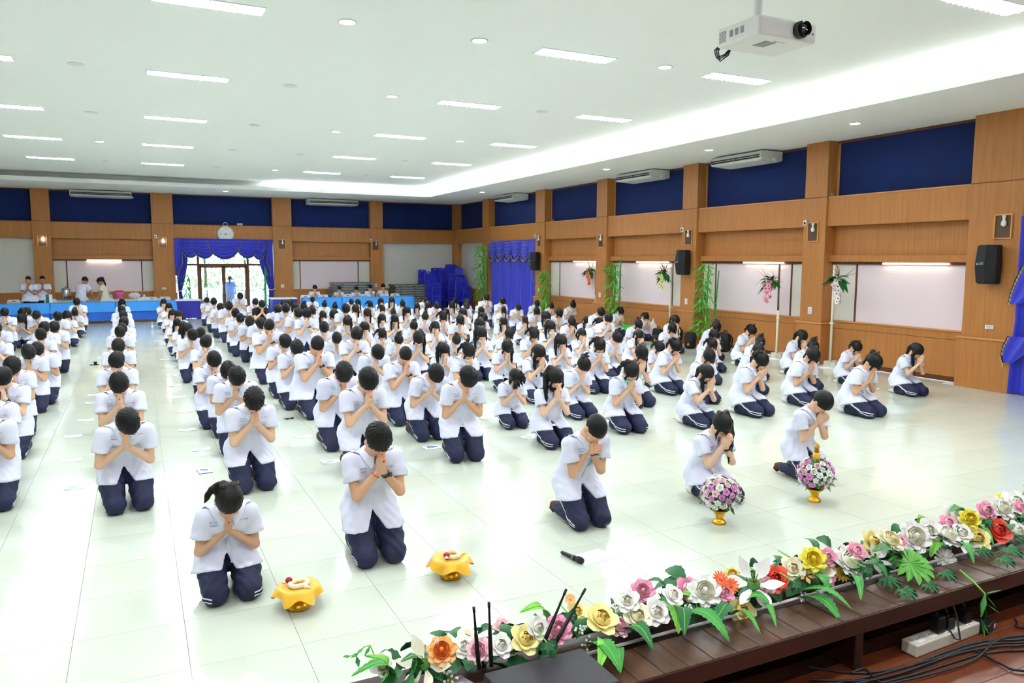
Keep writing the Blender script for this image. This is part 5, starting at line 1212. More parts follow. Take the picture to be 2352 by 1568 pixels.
STUDENTS = [(376, 696, 'o'), (388, 706, 'o'), (396, 722, 'o'), (411, 725, 'o'), (407, 744, 'l'), (421, 752, 'l'), (432, 757, 'g'), (441, 771, 'b'), (462, 767, 'b'), (473, 788, 'b'), (491, 829, 'b'), (524, 853, 'd'), (543, 867, 'b'), (584, 920, 'b'), (475, 691, 'b'), (491, 694, 'b'), (551, 681, 'b'), (506, 707, 'd'), (526, 704, 'b'), (586, 695, 'b'), (601, 700, 'x'), (541, 721, 'b'), (551, 732, 'b'), (574, 740, 'd'), (599, 744, 'd'), (618, 751, 'c'), (638, 712, 'b'), (649, 698, 'b'), (664, 698, 'g'), (678, 706, 'g'), (656, 710, 'b'), (684, 720, 'b'), (697, 706, 'u'), (718, 689, 'b'), (705, 722, 'b'), (717, 715, 'p'), (745, 701, 'u'), (741, 725, 'l'), (769, 706, 'u'), (765, 724, 'g'), (744, 754, 'b'), (653, 786, 'b'), (682, 801, 'b'), (728, 795, 'C'), (11, 720, 'b'), (53, 719, 'g'), (65, 718, 'p'), (48, 734, 'g'), (85, 725, 'd'), (177, 695, 'b'), (282, 697, 'm'), (279, 713, 'b'), (284, 726, 'b'), (284, 742, 'b'), (281, 757, 'b'), (275, 764, 'b'), (273, 797, 'b'), (268, 832, 'b'), (274, 884, 'b'), (292, 971, 'd'), (172, 719, 'p'), (156, 727, 'g'), (132, 728, 'b'), (126, 753, 'b'), (102, 755, 'b'), (94, 771, 'b'), (65, 811, 'b'), (87, 805, 'd'), (30, 843, 'b'), (8, 870, 'b'), (-24, 912, 'b'), (-41, 956, 'b'), (-6, 755, 'b'), (-13, 776, 'b'), (806, 694, 'd'), (822, 696, 'l'), (794, 711, 'b'), (815, 711, 'g'), (850, 701, 'p'), (876, 693, 'g'), (899, 691, 'l'), (924, 699, 'p'), (842, 720, 'g'), (878, 710, 'm'), (903, 719, 'u'), (936, 716, 'g'), (957, 704, 'l'), (977, 691, 'b'), (983, 703, 'l'), (1003, 703, 'b'), (1044, 693, 'l'), (1037, 702, 'g'), (1074, 695, 'g'), (1071, 705, 'u'), (1117, 685, 'b'), (1109, 696, 'g'), (1154, 693, 'b'), (1065, 720, 'g'), (1105, 714, 'l'), (1156, 714, 'g'), (1025, 718, 'l'), (879, 733, 'g'), (906, 735, 'l'), (796, 739, 'g'), (976, 729, 'u'), (1017, 729, 'p'), (1056, 737, 'p'), (1111, 732, 'p'), (950, 750, 'u'), (999, 752, 'o'), (1104, 747, 'g'), (1156, 741, 'l'), (1205, 736, 'g'), (1190, 707, 'b'), (1233, 698, 'b'), (1232, 716, 'p'), (839, 754, 'g'), (878, 769, 'p'), (818, 770, 'b'), (773, 778, 'd'), (915, 782, 'u'), (960, 778, 'g'), (1047, 782, 'U'), (1106, 769, 'm'), (1168, 769, 'p'), (1226, 769, 'p'), (866, 811, 'd'), (930, 818, 'C'), (1020, 806, 'g'), (1075, 809, 'M'), (1163, 799, 'g'), (1237, 812, 'k'), (789, 858, 'd'), (844, 876, 'b'), (998, 860, 'd'), (1073, 869, 'b'), (1182, 867, 's'), (1266, 705, 'u'), (1256, 729, 'g'), (1283, 721, 'p'), (1315, 702, 'u'), (1379, 718, 'b'), (1396, 733, 'b'), (1425, 716, 'm'), (1377, 745, 'p'), (1346, 738, 'l'), (1312, 741, 'g'), (1265, 752, 'm'), (1336, 768, 'o'), (1290, 786, 'g'), (1416, 778, 'u'), (1376, 795, 'm'), (1465, 746, 'p'), (1483, 728, 'p'), (1550, 737, 'l'), (1543, 756, 'p'), (1467, 771, 'l'), (1514, 800, 'p'), (1550, 797, 'q'), (1471, 814, 'g'), (1339, 841, 'u'), (1275, 871, 'k'), (1448, 854, 'G'), (1644, 752, 'p'), (1642, 773, 'g'), (1634, 793, 'p'), (1627, 821, 'p'), (1621, 859, 'k'), (1725, 761, 'p'), (1744, 788, 'u'), (1740, 807, 'p'), (1745, 830, 'p'), (1841, 774, 'l'), (1865, 799, 'u'), (1865, 819, 'p'), (1966, 799, 'p'), (2005, 834, 'p'), (2104, 807, 'l')]
PR['x0'] = reclad(PR['b0'], ('shirt', 'collar', 'placket'), M_bshirt); PR['x0'] = ([q for q in PR['x0'][0] if q[0] not in ('chest_print', 'button')], PR['x0'][1])
FILES = [-2.6, -1.42, -.28, .92, 2.15, 3.3, 4.6, 5.78, 7.0, 8.2, 9.55, 10.7, 11.95, 13.1]
r = random.Random(5); files = {k: [] for k in range(len(FILES))}
cnt = {}
for u, v, c in STUDENTS:
    L = KINDS[c][0]; i = cnt.get(c, r.randrange(4)); cnt[c] = i + 1; pn = L[i % len(L)] if len(L) > 1 else L[0]
    Hd = PR[pn][1]; rz = r.uniform(-.14, .14); s = r.uniform(.97, 1.03); ch, sh = math.cos(rz), math.sin(rz)
    z = float(Hd[2]) * s; p = onz(u, v, z)
    k = min(range(len(FILES)), key=lambda q: abs(FILES[q] - p[0]))
    if p[0] > 1.5:
        tt = FILES[k] / p[0]; s2 = (CAM_Z - (CAM_Z - z) * tt) / float(Hd[2]); s2 = max(.90, min(1.10, s2))
        z = float(Hd[2]) * s2; s = s2; p = onz(u, v, z)
    files[k].append([p[1], p[0], u, v, c, pn, rz, s])
for k, L in files.items():
    L.sort(key=lambda q: q[0])
    for a, b in zip(L[:-1], L[1:]):      # keep a body's length between neighbours, moving the farther one back along its own line of sight
        if b[0] - a[0] < .66 and abs(a[1] - b[1]) < .5:
            f = min(1.06, (a[0] + .66) / b[0]); z = CAM_Z - (CAM_Z - float(PR[b[5]][1][2]) * b[7]) * f; b[7] = max(.86, z / float(PR[b[5]][1][2])); p = onz(b[2], b[3], float(PR[b[5]][1][2]) * b[7]); b[0], b[1] = p[1], p[0]
for k, L in files.items():
    for j, (y, x, u, v, c, pn, rz, s) in enumerate(L):
        Hd = PR[pn][1]; ch, sh = math.cos(rz), math.sin(rz); hx, hy = float(Hd[0]) * s, float(Hd[1]) * s
        loc = (x - (hx * ch - hy * sh), y - (hx * sh + hy * ch), 0)
        place_person(pn, PR[pn][0], loc, rz, s, f'{KINDS[c][1]} kneeling {ordn(j + 1)} from the stage in the {ordn(k + 1)} file from left', 'students kneeling in files')
# the five in front
HERO = [((525, 1150), girl(hair='tail', tail=2, th=26, hp=72, seed=52, hands='chin', hyaw=4, tone=(208, 162, 130), fd=(0, -.5, .86)), 'girl with brown hair bow and side ponytail kneeling frontmost left beside a yellow tray', 5.5, .0),
        ((866, 1012), dict(th=18, hp=62, hyaw=10, hroll=-4, seed=53, tone=TON[1], watch=True, cord=True, spiky=1.1), 'tall boy with red wrist cord kneeling between the two yellow trays', 5.62, .02),
        ((1366, 985), dict(th=26, hp=68, hyaw=6, seed=54, hair='crop', fd=(.1, -.93, .3), tone=TON[1], watch=True), 'crop-haired boy kneeling in front behind the microphone on the floor', 5.60, .0),
        ((1655, 978), girl(hair='tail', tail=3, th=18, hp=56, seed=55, hands='brow', watch=True, fd=(0, -.6, .8), tone=TON[2]), 'girl with long front ponytail kneeling behind the left flower bouquet', 5.66, .0),
        ((1886, 925), dict(th=24, hp=64, hyaw=8, seed=56, fd=(0, -.8, .6), tone=TON[0], spiky=.6), 'boy with brown socks kneeling behind the right flower bouquet', 5.75, .0)]
for (u, v), k, lb, Y, rz in HERO:
    pp, Hd = person_parts(res=.8, **k); p = ony(u, v, Y + float(Hd[1])); s = max(.9, min(1.12, p[2] / float(Hd[2])))
    place_person('hero', pp, (p[0] - float(Hd[0]) * s, p[1] - float(Hd[1]) * s, 0), rz, s, lb, 'five students kneeling in front')
# adults and helpers at the far end
M_cream_d = mat('cream_dress', (232, 226, 196), .7); M_blackt = mat('black_trousers', (22, 22, 26), .7); M_blues = mat('denim_blue_shirt', (92, 122, 176), .7); M_greysk = mat('grey_patterned_skirt', (120, 132, 140), .8, var=.4, vscale=60)
sk = dict(res=1.5, legs='stand', detail=False, socks=False)
manp = reclad(person_parts(th=4, hp=14, hands='chest', zj=.86, hem=.74, seed=61, wide=1.12, tone=(190, 132, 100), hair='crop', **sk), ('trousers',), M_blackt)
backp = reclad(person_parts(th=22, hp=40, hands='chest', zj=.86, hem=.76, seed=62, arms='down', tone=(190, 132, 100), **sk), ('trousers',), M_blackt)
womp = reclad(person_parts(sex='girl', th=8, hp=30, hands='chest', zj=.82, hem=.5, seed=63, arms='down', hair='tail', tail=0, tone=(190, 132, 100), **sk), ('trousers', 'shirt'), M_cream_d)
outp = reclad(reclad(person_parts(sex='girl', th=3, hp=5, hands='chest', zj=.82, hem=.72, seed=64, arms='down', hair='tail', tail=0, **sk), ('trousers',), M_greysk), ('shirt',), M_blues)
def stand(pp, u, v, Y, rz, lb):
    Hd = pp[1]; p = ony(u, v, Y); s = p[2] / float(Hd[2]); place_person('s', pp[0], (p[0] + float(Hd[1]) * s * math.sin(rz), Y - float(Hd[1]) * s * math.cos(rz), 0), rz, s, lb, 'people standing at the far end')
stand(manp, 65, 643, 31.75, -.1, 'man in white shirt standing with pressed hands at far left, nearest the edge')
stand(manp, 97, 642, 32.2, .1, 'man in white shirt with pressed hands standing before the far column')
stand(backp, 195, 645, 32.2, 2.6, 'man in white shirt seen from behind leaning over the refreshment table')
stand(womp, 230, 646, 32.25, -1.7, 'woman in cream dress with long ponytail at the refreshment table')
stand(outp, 528, 640, 37, 2.9, 'woman in blue shirt and grey skirt standing outside the garden door')
SB = [person_parts(th=8, hp=34, zj=.50, legs='chair', hem=.48, seed=71, res=1.35, hands='face', detail=False, socks=False), person_parts(th=12, hp=20, zj=.50, legs='chair', hem=.48, seed=72, res=1.35, hands='chin', detail=False, socks=False)]
for n, (u, v, i) in enumerate(((723, 662, 0), (779, 664, 0), (818, 666, 0), (850, 661, 0), (880, 659, 1))):
    Hd = SB[i][1]; p = ony(u, v, 32.5); s = max(.9, min(1.1, p[2] / float(Hd[2]))); chair((p[0], 32.5 - float(Hd[1]) * s + .12, 0), math.pi, f'white plastic chair under the {ordn(n + 1)} seated boy', M_chairw, 'white chairs at the tables', CHW); place_person('s', SB[i][0], (p[0], 32.5 - float(Hd[1]) * s, 0), .0, s, f'boy in white shirt seated behind the right blue tables, {ordn(n + 1)} from the left', 'boys seated behind the blue tables')

# ---------------------------------------------------------------- papers and offerings on the hall floor
M_paper = mat('white_paper', (244, 246, 250), .7); M_ink2 = mat('blue_ink', (70, 110, 190), .6); M_pen = mat('blue_pen', (40, 90, 190), .4); M_penr = mat('red_pen', (200, 40, 50), .4); M_pinkpen = mat('pink_case', (250, 90, 210), .5)
def paper(u, v, label, w=.21, l=.145, rz=0., extra=None, z=0.):
    p = onz(u, v, 0); r = random.Random(u * 7 + v); t = thing('paper_sheet', label, 'paper', (p[0], p[1], z), rz + r.uniform(-.12, .12), 'papers on the floor')
    V, Fs = sweep_grid(lambda i, j: (-w / 2 + w * i / 5, -l / 2 + l * j / 3, .002 + .012 * (abs(i - 2.5) / 2.5) ** 2 * r.uniform(.2, 1.)), 6, 4)
    MB().add(V, Fs, True).build('sheet', M_paper, t)
    mb = MB()
    for k in range(3): mb.box(-w * .3, w * (.05 + .1 * k), -l * .25 + k * l * .2, -l * .25 + k * l * .2 + .007, .006, .0066)
    mb.build('printed_lines', M_ink2, t)
    if extra: MB().tube([(-.06, .01, .014), (.07, -.02, .014)], .005, 6).build('pen', extra, t)
papers = [(175, 1119), (165, 1057), (168, 1002), (197, 965), (213, 925), (218, 907), (462, 1032), (430, 987), (425, 944), (411, 912), (402, 886), (398, 862), (392, 843), (380, 826), (760, 1060), (697, 1003), (1215, 1004), (1120, 961), (1700, 944), (1932, 874), (235, 820), (243, 807), (366, 799), (362, 783)]
for n, (u, v) in enumerate(papers):
    paper(u, v, f'white paper sheet on the floor, {ordn(n + 1)} from the left' if n > 13 else f'white paper sheet beside the {"first" if n < 6 else "second"} aisle, {ordn(n + 1 if n < 6 else n - 5)} from the stage')
paper(992, 1028, 'white paper with a blue pen before a kneeling boy', extra=M_pen); paper(1565, 961, 'white paper with a red pen before a masked girl', extra=M_penr); paper(1425, 990, 'white paper with blue drawing before the green-masked girl', extra=M_pen); paper(2005, 893, 'white paper with dark pen by the right wall girls', extra=M_black); paper(1943, 912, 'white paper under a pink pencil case', .24, .16)
p = onz(1943, 911, 0); t = thing('pencil_case', 'bright pink pencil case on a paper sheet', 'pencil case', (p[0], p[1], .016), .3); MB().tube([(-.09, 0, .012), (-.07, 0, .013), (.07, 0, .013), (.09, 0, .012)], [.006, .013, .013, .006], 8).build('case_body', M_pinkpen, t); MB().tube([(-.07, 0, .0265), (.07, 0, .0265)], .002, 5).build('zip', M_white, t)
p = onz(470, 1082, 0); t = thing('booklet', 'white booklet with dark back cover beside the second aisle', 'booklet', (p[0], p[1], 0), .08); MB().bbox(-.07, .07, -.1, .1, 0, .004, .001).build('back_cover', M_dark, t); MB().bbox(-.068, .068, -.098, .098, .004, .012, .002).build('pages', M_paper, t); MB().tube([(-.04, .03, .016), (.03, -.02, .016)], .004, 6).build('pen', M_pen, t)
p = onz(665, 962, 0); t = thing('sunglasses', 'dark sunglasses lying on a paper sheet', 'glasses', (p[0], p[1], .004), .2)
for sx in (-1, 1): MB().lathe([(.03, 0), (.03, .006), (.02, .01)], 14, (sx * .035, 0, .002)).build('lens', M_black, t)
MB().tube([(-.06, 0, .01), (-.065, .06, .01)], .003, 5).tube([(.06, 0, .01), (.065, .06, .01)], .003, 5).tube([(-.01, 0, .01), (.01, 0, .01)], .003, 5).build('temples', M_black, t)
p = onz(1291, 941, 0); t = thing('pouch', 'dark pouch lying on the floor behind a girl', 'pouch', (p[0], p[1], 0), .4); MB().bbox(-.10, .10, -.06, .06, 0, .025, .008).build('pouch_body', mat('dark_grey_cloth', (48, 50, 56), .7), t); MB().tube([(-.09, -.055, .026), (.09, -.055, .026)], .003, 5).build('zip', M_steel, t)
p = onz(217, 838, 0); t = thing('phone_stand', 'dark phone and cup left on the floor in the left aisle', 'phone', (p[0], p[1], 0)); MB().bbox(-.09, .09, -.05, .05, 0, .012, .003).build('phone_body', M_black, t); MB().lathe([(.03, .012), (.036, .075)], 14, (.02, .0, 0)).build('cup', M_dark, t)
# microphone on its paper
p = onz(1352, 1281, 0); t = thing('paper_sheet', 'white sheet of paper under the microphone in front', 'paper', (p[0] + .03, p[1], .001), .12); MB().bbox(-.15, .15, -.105, .105, 0, .0015, .0005).build('sheet', M_paper, t); MB().box(-.12, .1, .02, .022, .0016, .002).box(-.12, .08, -.01, -.008, .0016, .002).build('printed_lines', mat('pale_grey_ink', (200, 205, 212), .7), t)
p0, p1 = onz(1290, 1268, .02), onz(1334, 1286, .03); d = Vector(p1 - p0); L = d.length; ang = math.atan2(d.y, d.x)
t = thing('microphone', 'black wireless handheld microphone with grey clip lying on paper', 'microphone', (p0[0], p0[1], .003), ang)
Lm = .25; MB().tube([(0, 0, .018), (.01, 0, .018), (.15, 0, .02), (.185, 0, .022)], [.012, .014, .018, .019], 14).build('handle', M_black, t); MB().tube([(.185, 0, .024), (.195, 0, .025), (.225, 0, .026), (.245, 0, .026), (.252, 0, .026)], [.02, .0245, .0255, .02, .008], 14).build('grille', mat('mic_grille', (30, 31, 34), .5, bump=1., bscale=300), t); MB().tube([(.135, 0, .02), (.15, 0, .02)], .022, 14).tube([(.142, -.03, .02), (.142, .03, .02)], .006, 8).build('clip_ring', mat('mic_ring', (120, 124, 130), .4), t)
# ---------------------------------------------------------------- flowers
def petal(R, H, wmax, curl=.1, pts=0., n=6, m=5, ruf=0., close=0.):
    def f(i, j):
        q = i / (n - 1); u = j / (m - 1) * 2 - 1; w = wmax * (math.sin(math.pi * min(1, q * .82 + .12)) ** .7) * (1 - pts * q ** 3)
        if close: rho = R * (.25 + .75 * math.sin(min(1, q * 1.5) * math.pi / 2)) * (1 - close * q ** 3); h = H * q
        else: rho = R * (.12 + .88 * q ** .75) + curl * max(0, q - .7) * 1.5; h = H * q ** 1.4 - curl * 1.2 * max(0, q - .75) + ruf * math.sin(u * 5 + R * 9) * q
        return (rho * math.cos(u * w), rho * math.sin(u * w), h)
    return f, n, m
def petal_mesh(*a, **k): f, n, m = petal(*a, **k); V, Fs = sweep_grid(f, n, m); return V, Fs
def rot_add(mb, VF, az): c, s = math.cos(az), math.sin(az); mb.add([(x * c - y * s, x * s + y * c, z) for x, y, z in VF[0]], VF[1], True)
FM = {}
def flower_meshes(kind):
    if kind in FM: return FM[kind]
    if kind == 'rose':
        h = MB().lathe([(.13, .1), (.15, .4), (.11, .58), (.05, .66), (.0, .68)], 10)
        for n, R, H, w in ((3, .13, .70, 1.3), (3, .25, .69, 1.2), (4, .38, .66, 1.0), (5, .54, .60, .85)):
            for k in range(n): rot_add(h, petal_mesh(R, H, w, .05, close=.42), k * 2 * math.pi / n + R * 9)
        FM[kind] = (h, [(petal_mesh(.76, .50, .75, .14), 5, .2), (petal_mesh(1.0, .30, .72, .2), 5, .8)])
    elif kind == 'peony':
        h = MB().lathe([(.16, .1), (.18, .38), (.12, .54), (.0, .58)], 10)
        for n, R, H, w in ((4, .16, .6, .9), (5, .3, .6, .8), (6, .45, .56, .7), (7, .62, .5, .6)):
            for k in range(n): rot_add(h, petal_mesh(R, H, w, .08, ruf=.05, close=.18), k * 2 * math.pi / n + R * 5)
        FM[kind] = (h, [(petal_mesh(.82, .36, .5, .12, ruf=.07), 7, .1), (petal_mesh(1.0, .16, .5, .12, ruf=.07), 7, .5)])
    elif kind == 'lily':
        h = MB()
        for k in range(6): a = k * 1.05; h.tube([(0, 0, .1), (.12 * math.cos(a), .12 * math.sin(a), .42), (.2 * math.cos(a), .2 * math.sin(a), .62)], .02, 5)
        FM[kind] = (h, [(petal_mesh(1.05, .34, .42, .15, 1.0, 7, 5), 3, 0), (petal_mesh(1.0, .42, .34, .1, 1.0, 7, 5), 3, 1.05)])
    else:  # gerbera
        h = MB().lathe([(.0, .12), (.16, .12), (.24, .05)], 12)
        FM[kind] = (h, [(petal_mesh(.8, .22, .22, .05, .3), 12, 0), (petal_mesh(1.0, .1, .2, .05, .3), 14, .12)])
    me = FM[kind][0].mesh(); L = [(MB().add(v[0], v[1], True).mesh(), n, o) for v, n, o in FM[kind][1]]
    FM[kind] = (me, L); return FM[kind]
FLC = {'white': ((255, 254, 246), (255, 253, 236)), 'cream': ((255, 248, 222), (255, 244, 200)), 'yellow': ((254, 242, 170), (252, 226, 130)), 'gold': ((226, 184, 70), (200, 150, 40)), 'pink': ((252, 172, 200), (252, 190, 208)), 'blush': ((254, 216, 222), (252, 190, 202)), 'orange': ((250, 110, 50), (240, 90, 40)), 'peach': ((250, 186, 110), (250, 150, 70)), 'coral': ((244, 92, 66), (226, 70, 56)), 'mauve': ((238, 160, 222), (236, 140, 208)), 'bright': ((254, 240, 90), (252, 228, 70))}
def fmats(c): return mat('petal_' + c, FLC[c][0], .55, sub=.0, var=.06, vscale=20), mat('petal_heart_' + c, FLC[c][1], .55)
M_calyx = mat('flower_calyx', (70, 130, 50), .6); M_stamen = mat('stamen', (150, 170, 70), .6)
cal_me = MB().lathe([(.04, -.25), (.1, -.1), (.24, .04), (.2, .06)], 8).mesh()
_mcache = {}
def variant(me, m):
    k = (me.name, m.name)
    if k not in _mcache: c = me.copy(); c.materials.clear(); c.materials.append(m); _mcache[k] = c
    return _mcache[k]
def flower(kind, color, loc, size, axis, label=None, parent=None, spin=0., group=None, whole=False):
    me, L = flower_meshes(kind); mp, mh = fmats(color)
    q = Vector((0, 0, 1)).rotation_difference(Vector(axis).normalized()) @ Matrix.Rotation(spin, 3, 'Z').to_quaternion()
    if whole:
        key = ('whole', kind, color)
        if key not in _mcache:
            mb = MB(); mb.add([v.co for v in me.vertices], [tuple(f.vertices) for f in me.polygons], True)
            for pm, n, o in L:
                VF = ([tuple(v.co) for v in pm.vertices], [tuple(f.vertices) for f in pm.polygons])
                for k in range(n): rot_add(mb, VF, o + k * 2 * math.pi / n)
            _mcache[key] = mb.mesh(); _mcache[key].materials.append(mp)
        t = link(kind, _mcache[key], None, parent, loc=loc, scale=size); t.rotation_mode = 'QUATERNION'; t.rotation_quaternion = q; return t
    t = link(kind if kind != 'rose' else 'rose', None, None, parent, loc=loc, scale=size); t.rotation_mode = 'QUATERNION'; t.rotation_quaternion = q
    if label: tag(t, label, 'flower', group)
    link('heart', variant(me, mh if kind != 'lily' else M_stamen), None, t); link('calyx', cal_me, M_calyx, t)
    for pm, n, o in L:
        for k in range(n): link('petal', variant(pm, mp), None, t, rot=(0, 0, o + k * 2 * math.pi / n))
    return t
# garland along the stage ledge
FL = [(878, 1526, 50, 'rose', 'white'), (975, 1526, 112, 'lily', 'cream'), (1015, 1496, 62, 'peony', 'peach'), (1066, 1486, 50, 'rose', 'white'), (1101, 1494, 54, 'peony', 'blush'), (1149, 1484, 52, 'rose', 'white'), (1205, 1470, 64, 'rose', 'yellow'), (1234, 1440, 48, 'rose', 'white'), (1282, 1446, 58, 'peony', 'pink'), (1378, 1425, 72, 'rose', 'yellow'), (1420, 1440, 50, 'peony', 'blush'),
      (1441, 1381, 50, 'rose', 'white'), (1476, 1358, 50, 'peony', 'pink'), (1461, 1417, 60, 'rose', 'cream'), (1505, 1407, 56, 'rose', 'white'), (1543, 1369, 46, 'rose', 'white'), (1576, 1353, 48, 'rose', 'pink'), (1617, 1358, 68, 'peony', 'white'), (1655, 1330, 36, 'gerbera', 'orange'), (1679, 1345, 34, 'gerbera', 'orange'), (1665, 1362, 38, 'rose', 'pink'), (1731, 1342, 112, 'lily', 'white'), (1780, 1330, 56, 'rose', 'coral'), (1703, 1404, 54, 'rose', 'yellow'), (1757, 1344, 40, 'rose', 'blush'),
      (1818, 1307, 50, 'rose', 'cream'), (1867, 1285, 52, 'peony', 'bright'), (1885, 1306, 58, 'rose', 'cream'), (1900, 1280, 38, 'rose', 'pink'), (1933, 1315, 38, 'gerbera', 'gold'), (1948, 1290, 68, 'peony', 'white'), (1900, 1327, 34, 'rose', 'pink'), (1851, 1320, 36, 'lily', 'peach'), (2002, 1246, 50, 'rose', 'yellow'), (2041, 1242, 58, 'peony', 'cream'), (1966, 1267, 38, 'rose', 'pink'), (2098, 1233, 66, 'peony', 'white'), (2068, 1243, 26, 'rose', 'pink'), (2131, 1219, 48, 'rose', 'white'), (2172, 1231, 58, 'peony', 'white'), (2178, 1204, 38, 'rose', 'pink'), (2208, 1225, 40, 'rose', 'white'), (2226, 1192, 42, 'peony', 'bright'), (2241, 1239, 54, 'rose', 'yellow'), (2289, 1219, 54, 'rose', 'coral'), (2172, 1286, 58, 'gerbera', 'white'), (2187, 1186, 46, 'rose', 'white'), (2265, 1174, 40, 'rose', 'pink'), (2301, 1168, 48, 'peony', 'white'), (2330, 1156, 52, 'rose', 'white'), (2301, 1144, 28, 'gerbera', 'bright'), (2343, 1166, 28, 'rose', 'pink'), (2334, 1222, 44, 'rose', 'white'), (2214, 1248, 62, 'lily', 'white'), (2008, 1284, 60, 'lily', 'white'), (1310, 1376, 24, 'gerbera', 'peach')]
def at_ledge(u, v, zt):
    p = onz(u, v, zt)
    if p[1] < 2.27: p = ony(u, v, 2.27)
    if p[1] > 2.53: p = ony(u, v, 2.53)
    return p
rf = random.Random(3); seen = {}
nm = {'rose': 'rose', 'peony': 'ruffled peony', 'lily': 'lily', 'gerbera': 'daisy-like flower'}
pos_fl = []
for n, (u, v, d, kind, col) in sorted(enumerate(FL), key=lambda q: q[1][0]):
    p = at_ledge(u, v, rf.uniform(.95, 1.03)); dep = (Vector(p) - Vector((0, 0, CAM_Z))).dot(Vector(FWD)); size = d / 2 * dep / FPX * 1.14
    seen[(kind, col)] = seen.get((kind, col), 0) + 1; k = seen[(kind, col)]
    ax = Vector((-.25 + rf.uniform(-.35, .35), -.75 + rf.uniform(-.2, .2), .8 + rf.uniform(-.2, .2)))
    flower(kind, col, p, size, ax, f'{col if col != "bright" else "bright yellow"} artificial {nm[kind]} in the stage garland, {ordn(k)} of its kind from left', spin=rf.uniform(0, 6), group='flowers in the stage garland'); pos_fl.append((p, size))
for n, x in enumerate(np.linspace(.85, 5.5, 30)):
    col = ('white', 'cream', 'blush', 'white', 'yellow')[n % 5]
    flower('rose' if n % 3 else 'peony', col, (x, rf.uniform(2.38, 2.46), rf.uniform(.905, .94)), rf.uniform(.032, .042), (rf.uniform(-.3, .1), -.6, .8), f'small {col} flower tucked behind the garland, {str(n + 1) + "th" if n > 24 else ordn(n + 1)} of the back row from left', spin=n, group='flowers in the stage garland')
# leaves of the garland
M_fern = mat('fern_green', (62, 150, 66), .45, var=.18, vscale=14); M_fernd = mat('deep_fern_green', (36, 112, 58), .45, var=.2, vscale=14); M_lime = mat('lime_leaf', (122, 196, 70), .45, var=.12, vscale=10); M_ivy = mat('ivy_green', (44, 104, 58), .5, var=.25, vscale=20); M_berry = mat('white_berry', (244, 246, 240), .4)
def frond(p0, p1, w, m, label, serr=True, sag=.05):
    p0, p1 = Vector(p0), Vector(p1); d = p1 - p0; L = d.length; t_ = d.normalized(); s = t_.cross(Vector((0, -.3, 1))).normalized(); up = s.cross(t_)
    t = tag(link('leaf_frond', None, loc=p0), label, 'leaf', 'long leaves of the stage garland'); n = 22
    V, Fs = [], []
    for i in range(n + 1):
        q = i / n; c = d * q + up * (sag * math.sin(math.pi * q)); ww = w * math.sin(math.pi * min(1, .08 + q * .92)) ** .6 * (1 - .55 * q) + .001
        if serr: ww *= 1.0 if i % 2 else .78
        V += [c + s * ww + up * ww * .18, c, c - s * ww + up * ww * .18]
    for i in range(n):
        a = i * 3; Fs += [(a, a + 1, a + 4, a + 3), (a + 1, a + 2, a + 5, a + 4)]
    MB().add(V, Fs, True).build('blade', m, t); MB().tube([d * q + up * (sag * math.sin(math.pi * q) + .0015) for q in np.linspace(0, 1, 8)], [.0022] * 7 + [.001], 5).build('midrib', M_lime, t)
c2 = lambda x, y: (1400 + x / 3.92, 1180 + y / 3.92); c1 = lambda x, y: (780 + x / 3.36, 1300 + y / 3.36); c3 = lambda x, y: (1850 + x / 3.35, 1100 + y / 3.35)
FR = [(c2(690, 880), c2(1085, 1158), .05, M_fern, 1), (c2(1080, 830), c2(920, 1035), .05, M_fernd, 1), (c2(1090, 915), c2(1360, 1078), .02, M_fern, 0), (c2(1330, 850), c2(1500, 1018), .022, M_fern, 0), (c2(1730, 750), c2(2092, 988), .055, M_fern, 1), (c2(1720, 690), c2(2188, 866), .03, M_fern, 1), (c2(140, 1040), c2(390, 1215), .05, M_fernd, 1), (c2(500, 820), c2(622, 1082), .042, M_lime, 1), (c2(620, 850), c2(672, 1095), .045, M_fernd, 1), (c2(2160, 600), c2(2262, 772), .03, M_fern, 0), (c2(590, 745), c2(795, 858), .035, M_lime, 1), (c2(1200, 790), c2(1480, 870), .03, M_fern, 0), (c2(1780, 560), c2(1990, 740), .04, M_fern, 1), (c2(20, 1250), c2(100, 1435), .03, M_fern, 0),
      (c1(1600, 440), c1(1388, 360), .035, M_lime, 0), (c1(1930, 600), c1(2172, 826), .05, M_fern, 1), (c1(2200, 490), c1(2420, 640), .05, M_fernd, 1), (c1(320, 880), c1(188, 690), .03, M_lime, 0), (c1(560, 860), c1(470, 740), .025, M_fernd, 0), (c1(420, 860), c1(90, 850), .03, M_fern, 1), (c1(2050, 600), c1(2000, 800), .04, M_lime, 0),
      (c3(1130, 500), c3(1298, 655), .03, M_fern, 0), (c3(1250, 360), c3(1450, 515), .025, M_fern, 0), (c3(330, 760), c3(428, 925), .03, M_fern, 0), (c3(420, 660), c3(640, 780), .05, M_fernd, 1), (c3(700, 640), c3(515, 560), .05, M_fernd, 1), (c3(1000, 480), c3(960, 600), .05, M_lime, 1), (c3(1180, 300), c3(1110, 250), .03, M_fern, 0), (c3(860, 400), c3(870, 300), .03, M_lime, 1), (c3(1660, 160), c3(1668, 50), .03, M_lime, 0)]
for n, ((u0, v0), (u1, v1), w, m, se) in enumerate(sorted(FR, key=lambda q: q[0][0])):
    a = at_ledge(u0, v0, .93); zz = .90 if v1 > v0 else 1.03
    b = onz(u1, v1, zz); 
    if b[1] < 2.06: b = ony(u1, v1, 2.06)
    if abs(b[1] - a[1]) > .35: b = ony(u1, v1, a[1] - .15)
    frond(a, b, w, m, f'{"serrated fern-like" if se else "smooth strap-like"} green leaf in the stage garland, {ordn(n + 1) if n < 25 else str(n + 1) + "th"} long leaf from left', bool(se))
